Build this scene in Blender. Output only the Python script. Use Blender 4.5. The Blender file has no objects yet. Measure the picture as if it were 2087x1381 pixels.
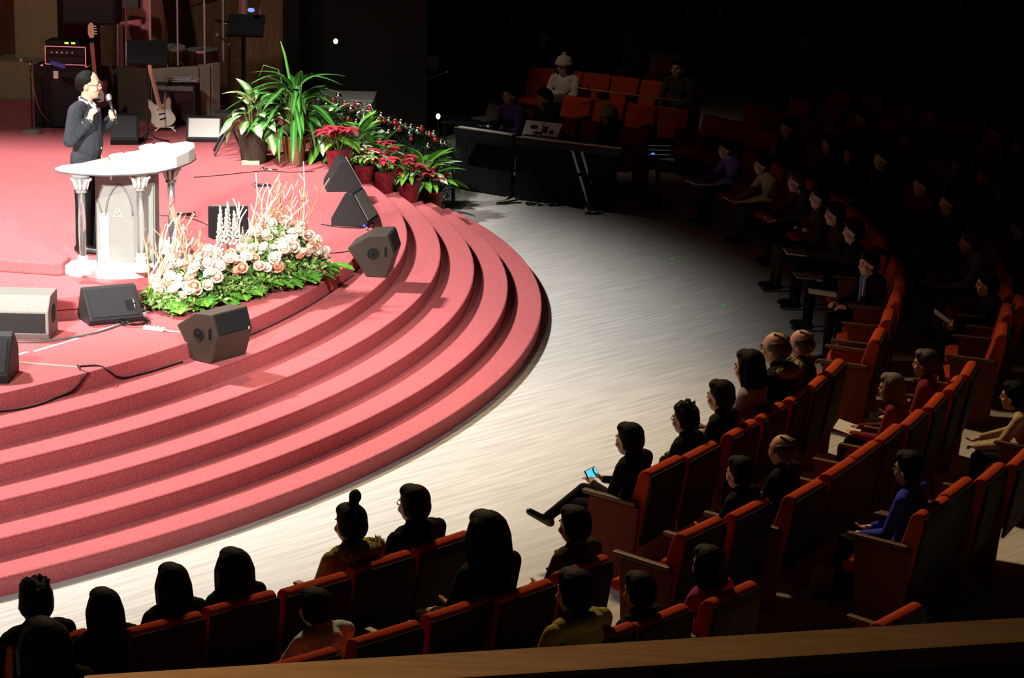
import bpy, bmesh, math, random
import numpy as np
from mathutils import Vector, Matrix
random.seed(7)
RND = random.Random(11)
S = bpy.context.scene
COL = S.collection
PI = math.pi

# ------------------------------------------------------------------ camera
IMG_W, IMG_H, FOCAL = 2087.0, 1381.0, 4800.0
CAM_Z, PITCH, ROLL = 6.137, math.radians(14.37), math.radians(1.33)
FW = Vector((0, math.cos(PITCH), -math.sin(PITCH)))
_r = Vector((1, 0, 0)); _u = _r.cross(FW)
RT = math.cos(ROLL)*_r + math.sin(ROLL)*_u
UP = -math.sin(ROLL)*_r + math.cos(ROLL)*_u
CAMP = Vector((0, 0, CAM_Z))
cd = bpy.data.cameras.new('camera'); cd.sensor_width = 36; cd.lens = 36*FOCAL/IMG_W
cd.clip_start = .1; cd.clip_end = 200
cam = bpy.data.objects.new('camera', cd); COL.objects.link(cam)
cam.matrix_world = Matrix(((RT.x, UP.x, -FW.x, 0), (RT.y, UP.y, -FW.y, 0), (RT.z, UP.z, -FW.z, CAM_Z), (0, 0, 0, 1)))
S.camera = cam

# ------------------------------------------------------------------ world, lights, exposure
w = bpy.data.worlds.new('world'); S.world = w; w.use_nodes = True
w.node_tree.nodes['Background'].inputs[0].default_value = (.02, .012, .01, 1)
w.node_tree.nodes['Background'].inputs[1].default_value = .02
S.view_settings.view_transform = 'Standard'; S.view_settings.look = 'None'
S.view_settings.exposure = 0.0; S.view_settings.gamma = 1.0; S.view_settings.use_curve_mapping = False

def spot(name, loc, tgt, power, angle, blend=.5, col=(1, .95, .88), size=.25):
    l = bpy.data.lights.new(name, 'SPOT'); l.energy = power; l.spot_size = math.radians(angle)
    l.spot_blend = blend; l.color = col; l.shadow_soft_size = size
    o = bpy.data.objects.new(name, l); COL.objects.link(o); o.location = loc
    o.rotation_euler = (Vector(tgt)-Vector(loc)).to_track_quat('-Z', 'Y').to_euler()
    return o
spot('stage_wash', (-10.0, 23.6, 13.0), (-10.0, 23.6, 0), 17500, 92, .32, (1, .975, .94), .5)
spot('stage_spot_front', (-7.0, 5.0, 9.4), (-4.5, 22.6, 1.5), 31000, 16, .8)
spot('stage_spot_flowers', (1.5, 9.5, 11.5), (-2.6, 22.4, 1.0), 9000, 20, .8)
spot('stage_spot_plants', (-4.5, 14.0, 12.5), (-2.4, 29.6, 1.0), 15000, 14, .8)
spot('stage_spot_band', (-9.0, 16.0, 12.5), (-5.2, 32.6, 1.3), 2600, 22, .8)
spot('house_spill', (-3.0, 27.0, 12.5), (1.7, 15.8, .8), 7000, 58, 1.0, (1, .70, .38), .8)
spot('house_spill_far', (-5.0, 31.0, 12.5), (.5, 36.2, .8), 620, 27, 1.0, (1, .72, .5), .8)
spot('riser_fill_light', (-6.5, 2.0, 11.5), (-4.3, 20.2, .5), 14000, 23, .85, (1, .97, .94), .4)  # added front fill that lifts the dark step risers
spot('rail_fill_light', (-.85, 2.80, 5.85), (-.25, 2.78, 5.0), 24, 100, .8, (1, .70, .42), .06)  # added fill to brighten the balcony rail, no known fixture

# ------------------------------------------------------------------ helpers
def at(u, v, z):
    d = FW + RT*((u-IMG_W/2)/FOCAL) - UP*((v-IMG_H/2)/FOCAL)
    return CAMP + d*((z-CAM_Z)/d.z)
def at_y(u, v, y):
    d = FW + RT*((u-IMG_W/2)/FOCAL) - UP*((v-IMG_H/2)/FOCAL)
    return CAMP + d*(y/d.y)

class MB:
    def __init__(s): s.v = []; s.f = []
    def add(s, vs, fs, M=None):
        b = len(s.v)
        s.v += [(M @ Vector(p)) if M is not None else Vector(p) for p in vs]
        s.f += [tuple(i+b for i in f) for f in fs]; return s
    def box(s, c, d, M=None):
        x, y, z = c; a, b, e = d[0]/2, d[1]/2, d[2]/2
        vs = [(x-a, y-b, z-e), (x+a, y-b, z-e), (x+a, y+b, z-e), (x-a, y+b, z-e), (x-a, y-b, z+e), (x+a, y-b, z+e), (x+a, y+b, z+e), (x-a, y+b, z+e)]
        return s.add(vs, [(3, 2, 1, 0), (4, 5, 6, 7), (0, 1, 5, 4), (1, 2, 6, 5), (2, 3, 7, 6), (3, 0, 4, 7)], M)
    def prism(s, poly, z0, z1, M=None):      # polygon in xy, z0/z1 numbers or functions
        n = len(poly); g = lambda z, p: z(p) if callable(z) else z
        vs = [(p[0], p[1], g(z0, p)) for p in poly] + [(p[0], p[1], g(z1, p)) for p in poly]
        fs = [tuple(range(n-1, -1, -1)), tuple(range(n, 2*n))] + [(i, (i+1) % n, n+(i+1) % n, n+i) for i in range(n)]
        return s.add(vs, fs, M)
    def side(s, prof, x0, x1, M=None):       # profile in (y,z), extruded along x
        n = len(prof)
        vs = [(x0, p[0], p[1]) for p in prof] + [(x1, p[0], p[1]) for p in prof]
        fs = [tuple(range(n)), tuple(range(2*n-1, n-1, -1))] + [((i+1) % n, i, n+i, n+(i+1) % n) for i in range(n)]
        return s.add(vs, fs, M)
    def tube(s, pts, r, n=8, M=None):
        pts = [Vector(p) for p in pts]; m = len(pts)
        rr = r if isinstance(r, (list, tuple)) else [r]*m
        vs = []; prev = None
        for i, p in enumerate(pts):
            t = (pts[min(i+1, m-1)]-pts[max(i-1, 0)])
            t = t.normalized() if t.length > 1e-9 else Vector((0, 0, 1))
            if prev is None:
                a = Vector((0, 0, 1)) if abs(t.z) < .9 else Vector((1, 0, 0))
                nx = t.cross(a).normalized()
            else:
                nx = (prev - t*prev.dot(t)); nx = nx.normalized() if nx.length > 1e-6 else t.orthogonal().normalized()
            prev = nx; ny = t.cross(nx)
            vs += [p+(nx*math.cos(2*PI*k/n)+ny*math.sin(2*PI*k/n))*rr[i] for k in range(n)]
        fs = [(i*n+k, i*n+(k+1) % n, (i+1)*n+(k+1) % n, (i+1)*n+k) for i in range(m-1) for k in range(n)]
        fs += [tuple(range(n-1, -1, -1)), tuple(range((m-1)*n, m*n))]
        return s.add(vs, fs, M)
    def lathe(s, prof, n=16, M=None):
        m = len(prof)
        vs = [(max(r, .0004)*math.cos(2*PI*k/n), max(r, .0004)*math.sin(2*PI*k/n), z) for r, z in prof for k in range(n)]
        fs = [(i*n+k, i*n+(k+1) % n, (i+1)*n+(k+1) % n, (i+1)*n+k) for i in range(m-1) for k in range(n)]
        fs += [tuple(range(n-1, -1, -1)), tuple(range((m-1)*n, m*n))]
        return s.add(vs, fs, M)
    def ell(s, c, r, n=12, m=8, M=None):
        if not isinstance(r, (list, tuple)): r = (r, r, r)
        vs = [(c[0], c[1], c[2]-r[2])]
        for i in range(1, m):
            a = -PI/2+PI*i/m
            vs += [(c[0]+r[0]*math.cos(a)*math.cos(2*PI*k/n), c[1]+r[1]*math.cos(a)*math.sin(2*PI*k/n), c[2]+r[2]*math.sin(a)) for k in range(n)]
        vs.append((c[0], c[1], c[2]+r[2])); T = len(vs)-1
        fs = [(0, 1+(k+1) % n, 1+k) for k in range(n)]
        fs += [(1+i*n+k, 1+i*n+(k+1) % n, 1+(i+1)*n+(k+1) % n, 1+(i+1)*n+k) for i in range(m-2) for k in range(n)]
        b = 1+(m-2)*n
        fs += [(b+k, b+(k+1) % n, T) for k in range(n)]
        return s.add(vs, fs, M)
    def mesh(s, name, mats, smooth=False, bevel=0, seg=2):
        me = bpy.data.meshes.new(name); me.from_pydata([tuple(p) for p in s.v], [], s.f)
        bm = bmesh.new(); bm.from_mesh(me)
        bmesh.ops.recalc_face_normals(bm, faces=bm.faces)
        if bevel:
            es = [e for e in bm.edges if len(e.link_faces) == 2 and e.calc_face_angle(0) > .5]
            bmesh.ops.bevel(bm, geom=es, offset=bevel, segments=seg, profile=.6, affect='EDGES', clamp_overlap=True)
        bm.to_mesh(me); bm.free()
        for m in (mats if isinstance(mats, (list, tuple)) else [mats]): me.materials.append(m)
        if smooth: me.polygons.foreach_set('use_smooth', [True]*len(me.polygons))
        return me
    def build(s, name, mat, parent=None, smooth=False, bevel=0, seg=2, loc=None, rotz=None):
        return put(name, s.mesh(name, mat, smooth, bevel, seg), parent, loc, rotz)

def put(name, me, parent=None, loc=None, rotz=None, M=None):
    o = bpy.data.objects.new(name, me); COL.objects.link(o)
    if parent is not None: o.parent = parent
    if loc is not None: o.location = loc
    if rotz is not None: o.rotation_euler = (0, 0, rotz)
    if M is not None: o.matrix_basis = M
    return o
def tag(o, label, cat, group=None, kind=None):
    o['label'] = label; o['category'] = cat
    if group: o['group'] = group
    if kind: o['kind'] = kind
    return o
def struct(o, label=None):
    o['kind'] = 'structure'
    if label: o['label'] = label
    return o
def thing(name, label, cat, loc=(0, 0, 0), rotz=0, group=None):
    o = bpy.data.objects.new(name, None); COL.objects.link(o); o.location = loc; o.rotation_euler = (0, 0, rotz)
    o.empty_display_size = .1
    return tag(o, label, cat, group)
def frame(p, d, up=(0, 0, 1), roll=0, sc=1):
    """matrix placing local +Y along d at p"""
    q = Vector(d).to_track_quat('Y', 'Z')
    return Matrix.Translation(Vector(p)) @ q.to_matrix().to_4x4() @ Matrix.Rotation(roll, 4, 'Y') @ Matrix.Scale(sc, 4)

MATS = {}
def mat(name, col, rough=.6, metal=0., var=0., scale=30., bump=0., trans=0., emit=0., spec=.5, ior=1.45, stretch=None, sheen=0., col2=None):
    if name in MATS: return MATS[name]
    m = bpy.data.materials.new(name); m.use_nodes = True; nt = m.node_tree; b = nt.nodes['Principled BSDF']
    c = tuple(col)+(1,)
    b.inputs['Base Color'].default_value = c; b.inputs['Roughness'].default_value = rough; b.inputs['Metallic'].default_value = metal
    b.inputs['Transmission Weight'].default_value = trans; b.inputs['IOR'].default_value = ior
    b.inputs['Specular IOR Level'].default_value = spec; b.inputs['Sheen Weight'].default_value = sheen
    if emit:
        b.inputs['Emission Color'].default_value = c; b.inputs['Emission Strength'].default_value = emit
    if var or bump:
        tc = nt.nodes.new('ShaderNodeTexCoord'); n = nt.nodes.new('ShaderNodeTexNoise'); n.inputs['Scale'].default_value = scale; n.inputs['Detail'].default_value = 4
        mp = nt.nodes.new('ShaderNodeMapping'); nt.links.new(tc.outputs['Object'], mp.inputs[0]); nt.links.new(mp.outputs[0], n.inputs['Vector'])
        if stretch: mp.inputs['Scale'].default_value = stretch[:3]; mp.inputs['Rotation'].default_value = (0, 0, stretch[3] if len(stretch) > 3 else 0)
        if var:
            mx = nt.nodes.new('ShaderNodeMix'); mx.data_type = 'RGBA'
            c2 = col2 or tuple(x*(1-var) for x in col)
            mx.inputs['A'].default_value = tuple(c2)+(1,); mx.inputs['B'].default_value = tuple(min(1, x*(1+var*.6)) for x in col)+(1,)
            rp = nt.nodes.new('ShaderNodeMapRange'); rp.inputs['From Min'].default_value = .3; rp.inputs['From Max'].default_value = .7
            nt.links.new(n.outputs['Fac'], rp.inputs['Value']); nt.links.new(rp.outputs[0], mx.inputs['Factor']); nt.links.new(mx.outputs['Result'], b.inputs['Base Color'])
        if bump:
            bp = nt.nodes.new('ShaderNodeBump'); bp.inputs['Strength'].default_value = bump; bp.inputs['Distance'].default_value = .02
            nt.links.new(n.outputs['Fac'], bp.inputs['Height']); nt.links.new(bp.outputs[0], b.inputs['Normal'])
    MATS[name] = m; return m
def thin_glass(name, tint, gl):
    m = bpy.data.materials.new(name); m.use_nodes = True; nt = m.node_tree; nt.nodes.clear()
    o = nt.nodes.new('ShaderNodeOutputMaterial'); mx = nt.nodes.new('ShaderNodeMixShader'); t = nt.nodes.new('ShaderNodeBsdfTransparent'); g = nt.nodes.new('ShaderNodeBsdfGlossy')
    t.inputs[0].default_value = tint+(1,); g.inputs['Roughness'].default_value = .08; mx.inputs[0].default_value = gl
    nt.links.new(t.outputs[0], mx.inputs[1]); nt.links.new(g.outputs[0], mx.inputs[2]); nt.links.new(mx.outputs[0], o.inputs[0])
    MATS[name] = m; return m
def leaf_mat(name, mid, edge, width, rough=.35):
    """leaf with a paler midrib area: colour follows the leaf's own width"""
    m = mat(name, edge, rough); nt = m.node_tree; b = nt.nodes['Principled BSDF']
    tc = nt.nodes.new('ShaderNodeTexCoord'); sp = nt.nodes.new('ShaderNodeSeparateXYZ'); ab = nt.nodes.new('ShaderNodeMath'); ab.operation = 'ABSOLUTE'
    nz = nt.nodes.new('ShaderNodeTexNoise'); nz.inputs['Scale'].default_value = 60; ad = nt.nodes.new('ShaderNodeMath'); ad.operation = 'MULTIPLY_ADD'; ad.inputs[1].default_value = width*.9; 
    rp = nt.nodes.new('ShaderNodeMapRange'); rp.inputs['From Min'].default_value = width*.7; rp.inputs['From Max'].default_value = width*1.5
    mx = nt.nodes.new('ShaderNodeMix'); mx.data_type = 'RGBA'; mx.inputs['A'].default_value = tuple(mid)+(1,); mx.inputs['B'].default_value = tuple(edge)+(1,)
    L = nt.links.new
    L(tc.outputs['Object'], sp.inputs[0]); L(sp.outputs['X'], ab.inputs[0]); L(tc.outputs['Object'], nz.inputs['Vector']); L(nz.outputs['Fac'], ad.inputs[0]); L(ab.outputs[0], ad.inputs[2])
    L(ad.outputs[0], rp.inputs['Value']); L(rp.outputs[0], mx.inputs['Factor']); L(mx.outputs['Result'], b.inputs['Base Color'])
    return m

M_carpet = mat('red_carpet', (.52, .13, .14), .95, var=.2, scale=55, bump=.35, spec=.1, sheen=.0)
M_floor = mat('cream_carpet', (.57, .55, .51), .95, var=.2, scale=9, bump=.15, spec=.1, stretch=(7, .45, 1, .80))
for nd in M_floor.node_tree.nodes:
    if nd.type == 'MAPPING': nd.vector_type = 'TEXTURE'
M_wallwood = mat('brown_wood_wall', (.30, .13, .055), .6, var=.3, scale=3, stretch=(6, 6, .6))
M_tan = mat('tan_plaster', (.30, .22, .11), .9, var=.12, scale=12)
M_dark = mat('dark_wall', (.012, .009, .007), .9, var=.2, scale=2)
M_black = mat('black_paint', (.007, .007, .008), .55, spec=.25, var=.15, scale=60, bump=.1)
M_blackm = mat('black_metal', (.012, .012, .013), .4, metal=.3)
M_cab = mat('charcoal_cabinet', (.020, .020, .022), .6, spec=.3, var=.25, scale=90, bump=.15)
M_cabbrown = mat('umber_cabinet', (.055, .042, .032), .6, var=.25, scale=90, bump=.15)
M_cabgrey = mat('grey_cabinet', (.22, .21, .19), .6, var=.15, scale=80, bump=.1)
M_grille = mat('grille_black', (.010, .010, .011), .7, var=.3, scale=220, bump=.3)
M_greyface = mat('pale_grille', (.55, .55, .52), .7, var=.12, scale=200, bump=.2)
M_white = mat('white_acrylic', (.90, .90, .87), .25)
M_paper = mat('white_paper', (.82, .82, .80), .8, var=.04, scale=15)
M_clear = mat('clear_acrylic', (.95, .96, .95), .06, trans=.92, ior=1.3)
M_frost = mat('frosted_acrylic', (.30, .31, .295), .45, trans=.25, ior=1.2, var=.05, scale=8)
M_etch = mat('etched_grey', (.16, .16, .155), .5)
M_gold = mat('gold_letter', (.85, .72, .38), .35, metal=.3)
M_chrome = mat('chrome', (.75, .75, .75), .2, metal=1)
M_silver = mat('silver_ball', (.85, .86, .86), .16, metal=1)
M_redball = mat('red_ball', (.62, .05, .07), .18, metal=.8)
M_skin = mat('skin', (.62, .36, .25), .55, var=.08, scale=20)
M_hair = mat('black_hair', (.004, .0035, .003), .7, var=.3, scale=70, bump=.4, spec=.15)
M_hairbr = mat('brown_hair', (.055, .030, .015), .6, var=.3, scale=70, bump=.4)
M_hairgr = mat('grey_hair', (.16, .13, .09), .7, var=.3, scale=70, bump=.4)
M_seat = mat('red_velour', (.52, .065, .02), .95, var=.2, scale=70, bump=.2, spec=.1)
M_shell = mat('dark_seat_shell', (.010, .008, .007), .8)
M_arm = mat('arm_wood', (.13, .065, .026), .5, var=.25, scale=10, stretch=(8, 1, 1))
M_glassshield = thin_glass('shield_acrylic', (.86, .87, .86), .10)
M_shoe = mat('black_shoe', (.012, .011, .011), .35)
def cloth(name, col, **k): return mat(name, col, .9, var=.25, scale=40, bump=.2, spec=.15, **k)
C_black = cloth('black_cloth', (.008, .008, .009)); C_navy = cloth('charcoal_suit', (.030, .033, .040)); C_olive = cloth('olive_cloth', (.36, .29, .06))
C_white = cloth('white_cloth', (.75, .74, .72)); C_purple = cloth('purple_cloth', (.22, .12, .50)); C_beige = cloth('beige_cloth', (.55, .40, .22)); C_maroon = cloth('maroon_cloth', (.2, .02, .03))
C_mag = cloth('magenta_cloth', (.40, .03, .22)); C_blue = cloth('blue_cloth', (.04, .06, .55)); C_brown = cloth('brown_cloth', (.05, .03, .02)); C_grey = cloth('grey_cloth', (.06, .06, .06))
C_stripe = mat('striped_cloth', (.62, .70, .78), .9, var=.6, scale=14, stretch=(1, 9, 1))
C_plaid = mat('plaid_cloth', (.45, .38, .50), .9, var=.7, scale=22, stretch=(1, 5, 1))

# ------------------------------------------------------------------ geometry of the place
CX, CY = -11.685, 24.985
R0, TR, HS = 12.0, .3715, .152
ZP, ZU, ZS = 6*HS, 1.12, 1.24
def pol(r, th, z=0.):
    a = math.radians(th); return Vector((CX+r*math.cos(a), CY+r*math.sin(a), z))
TH0, TH1 = -82.0, 25.5

struct(MB().add([(-26, -8, 0), (26, -8, 0), (26, 60, 0), (-26, 60, 0)], [(0, 1, 2, 3)]).build('floor', M_floor), 'cream carpeted auditorium floor around the red stage')
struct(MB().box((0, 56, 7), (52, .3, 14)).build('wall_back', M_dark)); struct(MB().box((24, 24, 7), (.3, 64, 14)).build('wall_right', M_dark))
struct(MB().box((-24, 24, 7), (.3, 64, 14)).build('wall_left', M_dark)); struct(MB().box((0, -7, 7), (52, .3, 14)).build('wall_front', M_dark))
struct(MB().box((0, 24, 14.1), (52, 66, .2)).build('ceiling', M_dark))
struct(MB().box((-14, 26.0, 10.4), (12.8, .4, 3.2)).build('light_block_beam', M_dark), 'unseen dark beam added to keep the stage wash off the band')  # added out of view to shade the band area from the wash
# steps: ring pieces that rise to the stage
for i in range(1, 6):
    ro, ri = R0-(i-1)*TR, R0-i*TR
    n = 130; th = [TH0+(TH1-TH0)*k/n for k in range(n+1)]
    prof = [(ri, 0), (ro-.006, 0), (ro-.004, i*HS-.022), (ro, i*HS-.016), (ro-.003, i*HS-.005), (ro-.014, i*HS), (ri, i*HS)]
    vs = []; fs = []; m = len(prof)
    for t in th: vs += [pol(r, t, z) for r, z in prof]
    for k in range(n): fs += [(k*m+j, k*m+(j+1) % m, (k+1)*m+(j+1) % m, (k+1)*m+j) for j in range(m)]
    fs += [tuple(range(m-1, -1, -1)), tuple(range(n*m, n*m+m))]
    o = struct(MB().add(vs, fs).build('stage_step', M_carpet), 'curved red carpeted stage step')
    for p in o.data.polygons: p.use_smooth = False
R6 = R0-5*TR
poly = [pol(R6, TH0+(TH1-TH0)*k/120)[:2] for k in range(121)] + [pol(10.9, 30)[:2]] + [pol(11.3, 34+k*4)[:2] for k in range(12)] + [(-18, 38), (-20, 30), (-20, 14)]
struct(MB().prism(poly, 0, ZP).build('stage_platform', M_carpet, bevel=.012), 'red carpeted main stage floor')
def smooth_poly(pts, it=2):
    for _ in range(it):
        q = []
        for a, b in zip(pts, pts[1:]+pts[:1]):
            q += [(a[0]*.75+b[0]*.25, a[1]*.75+b[1]*.25), (a[0]*.25+b[0]*.75, a[1]*.25+b[1]*.75)]
        pts = q
    return pts
up = [(-7.5, 19.6), (-4.2, 20.64), (-3.56, 21.02), (-3.28, 21.3), (-3.0, 21.9), (-2.86, 22.7), (-2.93, 23.1), (-3.15, 23.6), (-3.8, 24.1), (-7.5, 24.3)]
U = MB().prism(smooth_poly(up), ZP+.085, ZU).build('stage_dais', M_carpet, bevel=.015); struct(U, 'rounded red carpeted dais under the pulpit')
g = [(x+(-5-x)*.012, y+(22.3-y)*.012) for x, y in smooth_poly(up)]
MB().prism(g, ZP, ZP+.078).build('plinth', M_carpet, U)
sp_ = [(-7.5, 21.95), (-4.85, 21.69), (-4.33, 21.58), (-4.24, 21.6), (-4.22, 21.88), (-3.85, 21.98), (-3.72, 22.2), (-3.8, 22.62), (-4.37, 22.73), (-4.89, 22.82), (-7.5, 22.85)]
struct(MB().prism(sp_, ZU, ZS).build('stage_riser_block', M_carpet, bevel=.02), 'low red carpeted riser block behind the pulpit')
# balcony rail in the foreground
a, b = at(169, 1373, 5.0), at(2140, 1252, 5.0)
dr = (b-a).normalized(); nn = Vector((-dr.y, dr.x, 0))
rail = thing('balcony_rail', 'tan wooden balcony rail board above the nearest rows', 'rail', (a+b)/2)
c0 = (a+b)/2
rel = lambda p: p-c0
q = [a, a+dr*3.2, a+dr*3.2-nn*.085, a-nn*.085]
MB().prism([rel(p)[:2] for p in q], -.03, 0).build('top_board', mat('rail_wood', (.42, .25, .12), .5, var=.2, scale=8, stretch=(1, 10, 1)), rail, bevel=.006)
q = [a-nn*.02, a+dr*3.2-nn*.02, a+dr*3.2-nn*.07, a-nn*.07]
MB().prism([rel(p)[:2] for p in q], -5.0, -.03).build('rail_wall', M_dark, rail)

# ------------------------------------------------------------------ people
def capsule(mb, p0, r0, p1, r1, n=12):
    p0, p1 = Vector(p0), Vector(p1); d = p1-p0; L = d.length
    if L < 1e-6: mb.ell(p0, r0); return
    prof = [(r0*math.sin(a), -r0*math.cos(a)) for a in (0.02, .5, 1.0, PI/2)] + [(r1*math.cos(a), L+r1*math.sin(a)) for a in (0, .55, 1.05, PI/2-.02)]
    mb.lathe(prof, n, Matrix.Translation(p0) @ d.to_track_quat('Z', 'X').to_matrix().to_4x4())
def fuse(name, prims, voxel, mats, smooth=6):
    """one continuous skin over rounded limbs; faces take the material of the nearest limb"""
    mb = MB()
    for pr in prims:
        if pr[0] == 'c': capsule(mb, *pr[1:5])
        else: mb.ell(pr[1], pr[2], 14, 10)
    me = bpy.data.meshes.new(name); me.from_pydata([tuple(p) for p in mb.v], [], mb.f)
    bm = bmesh.new(); bm.from_mesh(me); bmesh.ops.recalc_face_normals(bm, faces=bm.faces); bm.to_mesh(me); bm.free()
    o = bpy.data.objects.new(name, me); COL.objects.link(o)
    md = o.modifiers.new('r', 'REMESH'); md.mode = 'VOXEL'; md.voxel_size = voxel
    sm = o.modifiers.new('s', 'SMOOTH'); sm.factor = .5; sm.iterations = smooth
    bpy.context.view_layer.update()
    ev = o.evaluated_get(bpy.context.evaluated_depsgraph_get())
    out = bpy.data.meshes.new_from_object(ev); out.name = name
    bpy.data.objects.remove(o); bpy.data.meshes.remove(me)
    out.materials.clear()
    for m in mats: out.materials.append(m)
    nf = len(out.polygons); cen = np.zeros(nf*3); out.polygons.foreach_get('center', cen); cen = cen.reshape(-1, 3)
    best = np.full(nf, 1e9); idx = np.zeros(nf, int)
    for pr in prims:
        if pr[0] == 'c':
            p0, p1 = np.array(pr[1]), np.array(pr[3]); d = p1-p0; t = np.clip(((cen-p0) @ d)/(d @ d+1e-9), 0, 1)
            dist = np.linalg.norm(cen-(p0+t[:, None]*d), axis=1)-(pr[2]+(pr[4]-pr[2])*t); mi = pr[5]
        else:
            r = np.array(pr[2] if isinstance(pr[2], (list, tuple)) else [pr[2]]*3)
            dist = (np.linalg.norm((cen-np.array(pr[1]))/r, axis=1)-1)*r.min(); mi = pr[3]
        k = dist < best; best[k] = dist[k]; idx[k] = mi
    out.polygons.foreach_set('material_index', idx.astype(np.int32)); out.polygons.foreach_set('use_smooth', [True]*nf)
    out.update(); return out
def hand(P, wrist, d, side, up, curl=.5, s=1.0, mi=0):
    """palm, four bent fingers of unequal length and a thumb leaving the palm's side"""
    wrist, d, up = Vector(wrist), Vector(d).normalized(), Vector(up).normalized()
    sd = d.cross(up).normalized()*side; up = sd.cross(d).normalized()*side if side > 0 else d.cross(sd).normalized()*-1
    up = Vector(up)
    if up.dot(Vector((0, 0, 1))) < -.99: up = -up
    k = wrist+d*.085*s
    P.append(('c', tuple(wrist+d*.02*s+sd*.012*s), .021*s, tuple(k+sd*.022*s), .017*s, mi))
    P.append(('c', tuple(wrist+d*.02*s-sd*.012*s), .021*s, tuple(k-sd*.022*s), .017*s, mi))
    for j, ln in enumerate((.036, .044, .041, .032)):
        b = k+sd*(.032-.021*j)*s
        d1 = (d*math.cos(curl)-up*math.sin(curl)).normalized(); d2 = (d*math.cos(curl*2.2)-up*math.sin(curl*2.2)).normalized()
        m1 = b+d1*ln*s; e = m1+d2*ln*.95*s
        P.append(('c', tuple(b), .0098*s, tuple(m1), .0092*s, mi)); P.append(('c', tuple(m1), .0092*s, tuple(e), .0078*s, mi))
    tb = wrist+d*.03*s+sd*.03*s; tm = tb+(d*.5+sd*.7-up*.4).normalized()*.04*s; te = tm+(d*.9-up*.5).normalized()*.032*s
    P.append(('c', tuple(tb), .014*s, tuple(tm), .0115*s, mi)); P.append(('c', tuple(tm), .0115*s, tuple(te), .009*s, mi))
def headprims(P, c, f, mi=0, s=1.0):
    """head facing +f (f = +1 along local y, or a 2-vector)"""
    c = Vector(c); fx, fy = f; F = Vector((fx, fy, 0)).normalized(); Sd = Vector((-F.y, F.x, 0))
    def pt(a, b, z): return tuple(c+F*a*s+Sd*b*s+Vector((0, 0, z*s)))
    P += [('e', pt(-.012, 0, .025), (.086*s+.012*s*abs(F.x), .086*s+.012*s*abs(F.y), .098*s), mi), ('e', pt(.018, 0, -.042), (.068*s, .068*s, .080*s), mi),
          ('c', pt(.048, 0, -.088), .030*s, pt(.032, 0, -.07), .045*s, mi), ('c', pt(.086, 0, .012), .010*s, pt(.099, 0, -.022), .0135*s, mi),
          ('c', pt(.076, -.022, -.062), .009*s, pt(.076, .022, -.062), .009*s, mi), ('c', pt(.080, -.035, .026), .012*s, pt(.080, .035, .026), .012*s, mi)]
    for b in (-1, 1):
        P += [('e', pt(-.005, .086*b, -.01), (.018*s, .018*s, .03*s), mi), ('e', pt(.055, .045*b, -.03), (.03*s, .03*s, .028*s), mi)]

# seated body: facing +y, pelvis above the origin.  slots 0 skin 1 top 2 trousers 3 shoes
HEADZ = 1.19
def seated(name, lean=0., hands=((.12, .30, .62), (-.12, .30, .62)), hdir=((-.5, .8, -.1), (.5, .8, -.1)), cross=False, hood=False, bulk=1.0, nod=0., voxel=.0105, elbow=(.26, .02, .72)):
    P = []; k = lean
    P += [('e', (0, -.03, .54), (.175*bulk, .15, .13), 2), ('e', (0, -.05+.15*k, .68), (.155*bulk, .125*bulk, .17), 1), ('e', (0, -.07+.5*k, .88), (.18*bulk, .125*bulk, .19), 1),
          ('c', (-.15, -.07+.7*k, 1.0), .075, (.15, -.07+.7*k, 1.0), .075, 1), ('c', (0, -.06+.75*k, 1.02), .062, (0, -.04+.9*k, 1.13), .052, 0),
          ('c', (-.05, -.06+.75*k, 1.045), .055, (.05, -.06+.75*k, 1.045), .055, 1)]
    if hood: P += [('e', (0, -.14+.7*k, 1.03), (.15, .07, .06), 1)]
    hc = Vector((0, -.03+k*1.0+nod*.02, HEADZ-.02*nod)); headprims(P, hc, (0, 1), 0, 1.14)
    for sgn, hd, dd in ((1, hands[0], hdir[0]), (-1, hands[1], hdir[1])):
        sh = Vector((.205*sgn*bulk, -.07+.7*k, .985)); el = Vector((elbow[0]*sgn*bulk, elbow[1]+.35*k, elbow[2])); wr = Vector(hd)
        P += [('c', tuple(sh), .066, tuple(el), .052, 1), ('c', tuple(el), .052, tuple(wr), .036, 1)]
        hand(P, wr, dd, -sgn, (0, .2, 1), .45, 1.0, 0)
    for sgn in (1, -1):
        hp = Vector((.095*sgn, .0, .535)); kn = Vector((.115*sgn, .44, .535)); an = Vector((.115*sgn, .47, .11)); toe = Vector((.125*sgn, .64, .045))
        if cross and sgn == 1:
            kn = Vector((-.02, .45, .64)); an = Vector((-.27, .66, .42)); toe = Vector((-.36, .80, .46))
        P += [('c', tuple(hp), .092, tuple(kn), .066, 2), ('c', tuple(kn), .064, tuple(an), .046, 2)]
        he = an+Vector((0, -.035, -.055)) if not (cross and sgn == 1) else an+Vector((.01, -.02, -.06))
        P += [('c', tuple(he), .04, tuple(toe), .034, 3), ('c', tuple(an+Vector((0, 0, -.02))), .045, tuple(he), .04, 3)]
    me = fuse(name, P, voxel, [M_skin, C_black, C_black, M_shoe])
    return me, hc
POSE = {}
POSE['lap'] = seated('body', 0.02)
POSE['read'] = seated('body', .05, ((.13, .36, .70), (-.13, .36, .70)), ((-.45, .85, .1), (.45, .85, .1)), nod=1)
POSE['write'] = seated('body', .16, ((.10, .46, .68), (-.16, .44, .66)), ((-.5, .8, -.3), (.6, .7, -.1)), nod=1.5, elbow=(.27, .14, .74))
POSE['cross'] = seated('body', .04, ((.08, .30, .74), (-.10, .30, .74)), ((-.3, .8, .4), (.3, .8, .4)), cross=True, nod=1)
POSE['hood'] = seated('body', .03, hood=True, bulk=1.12)
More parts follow.
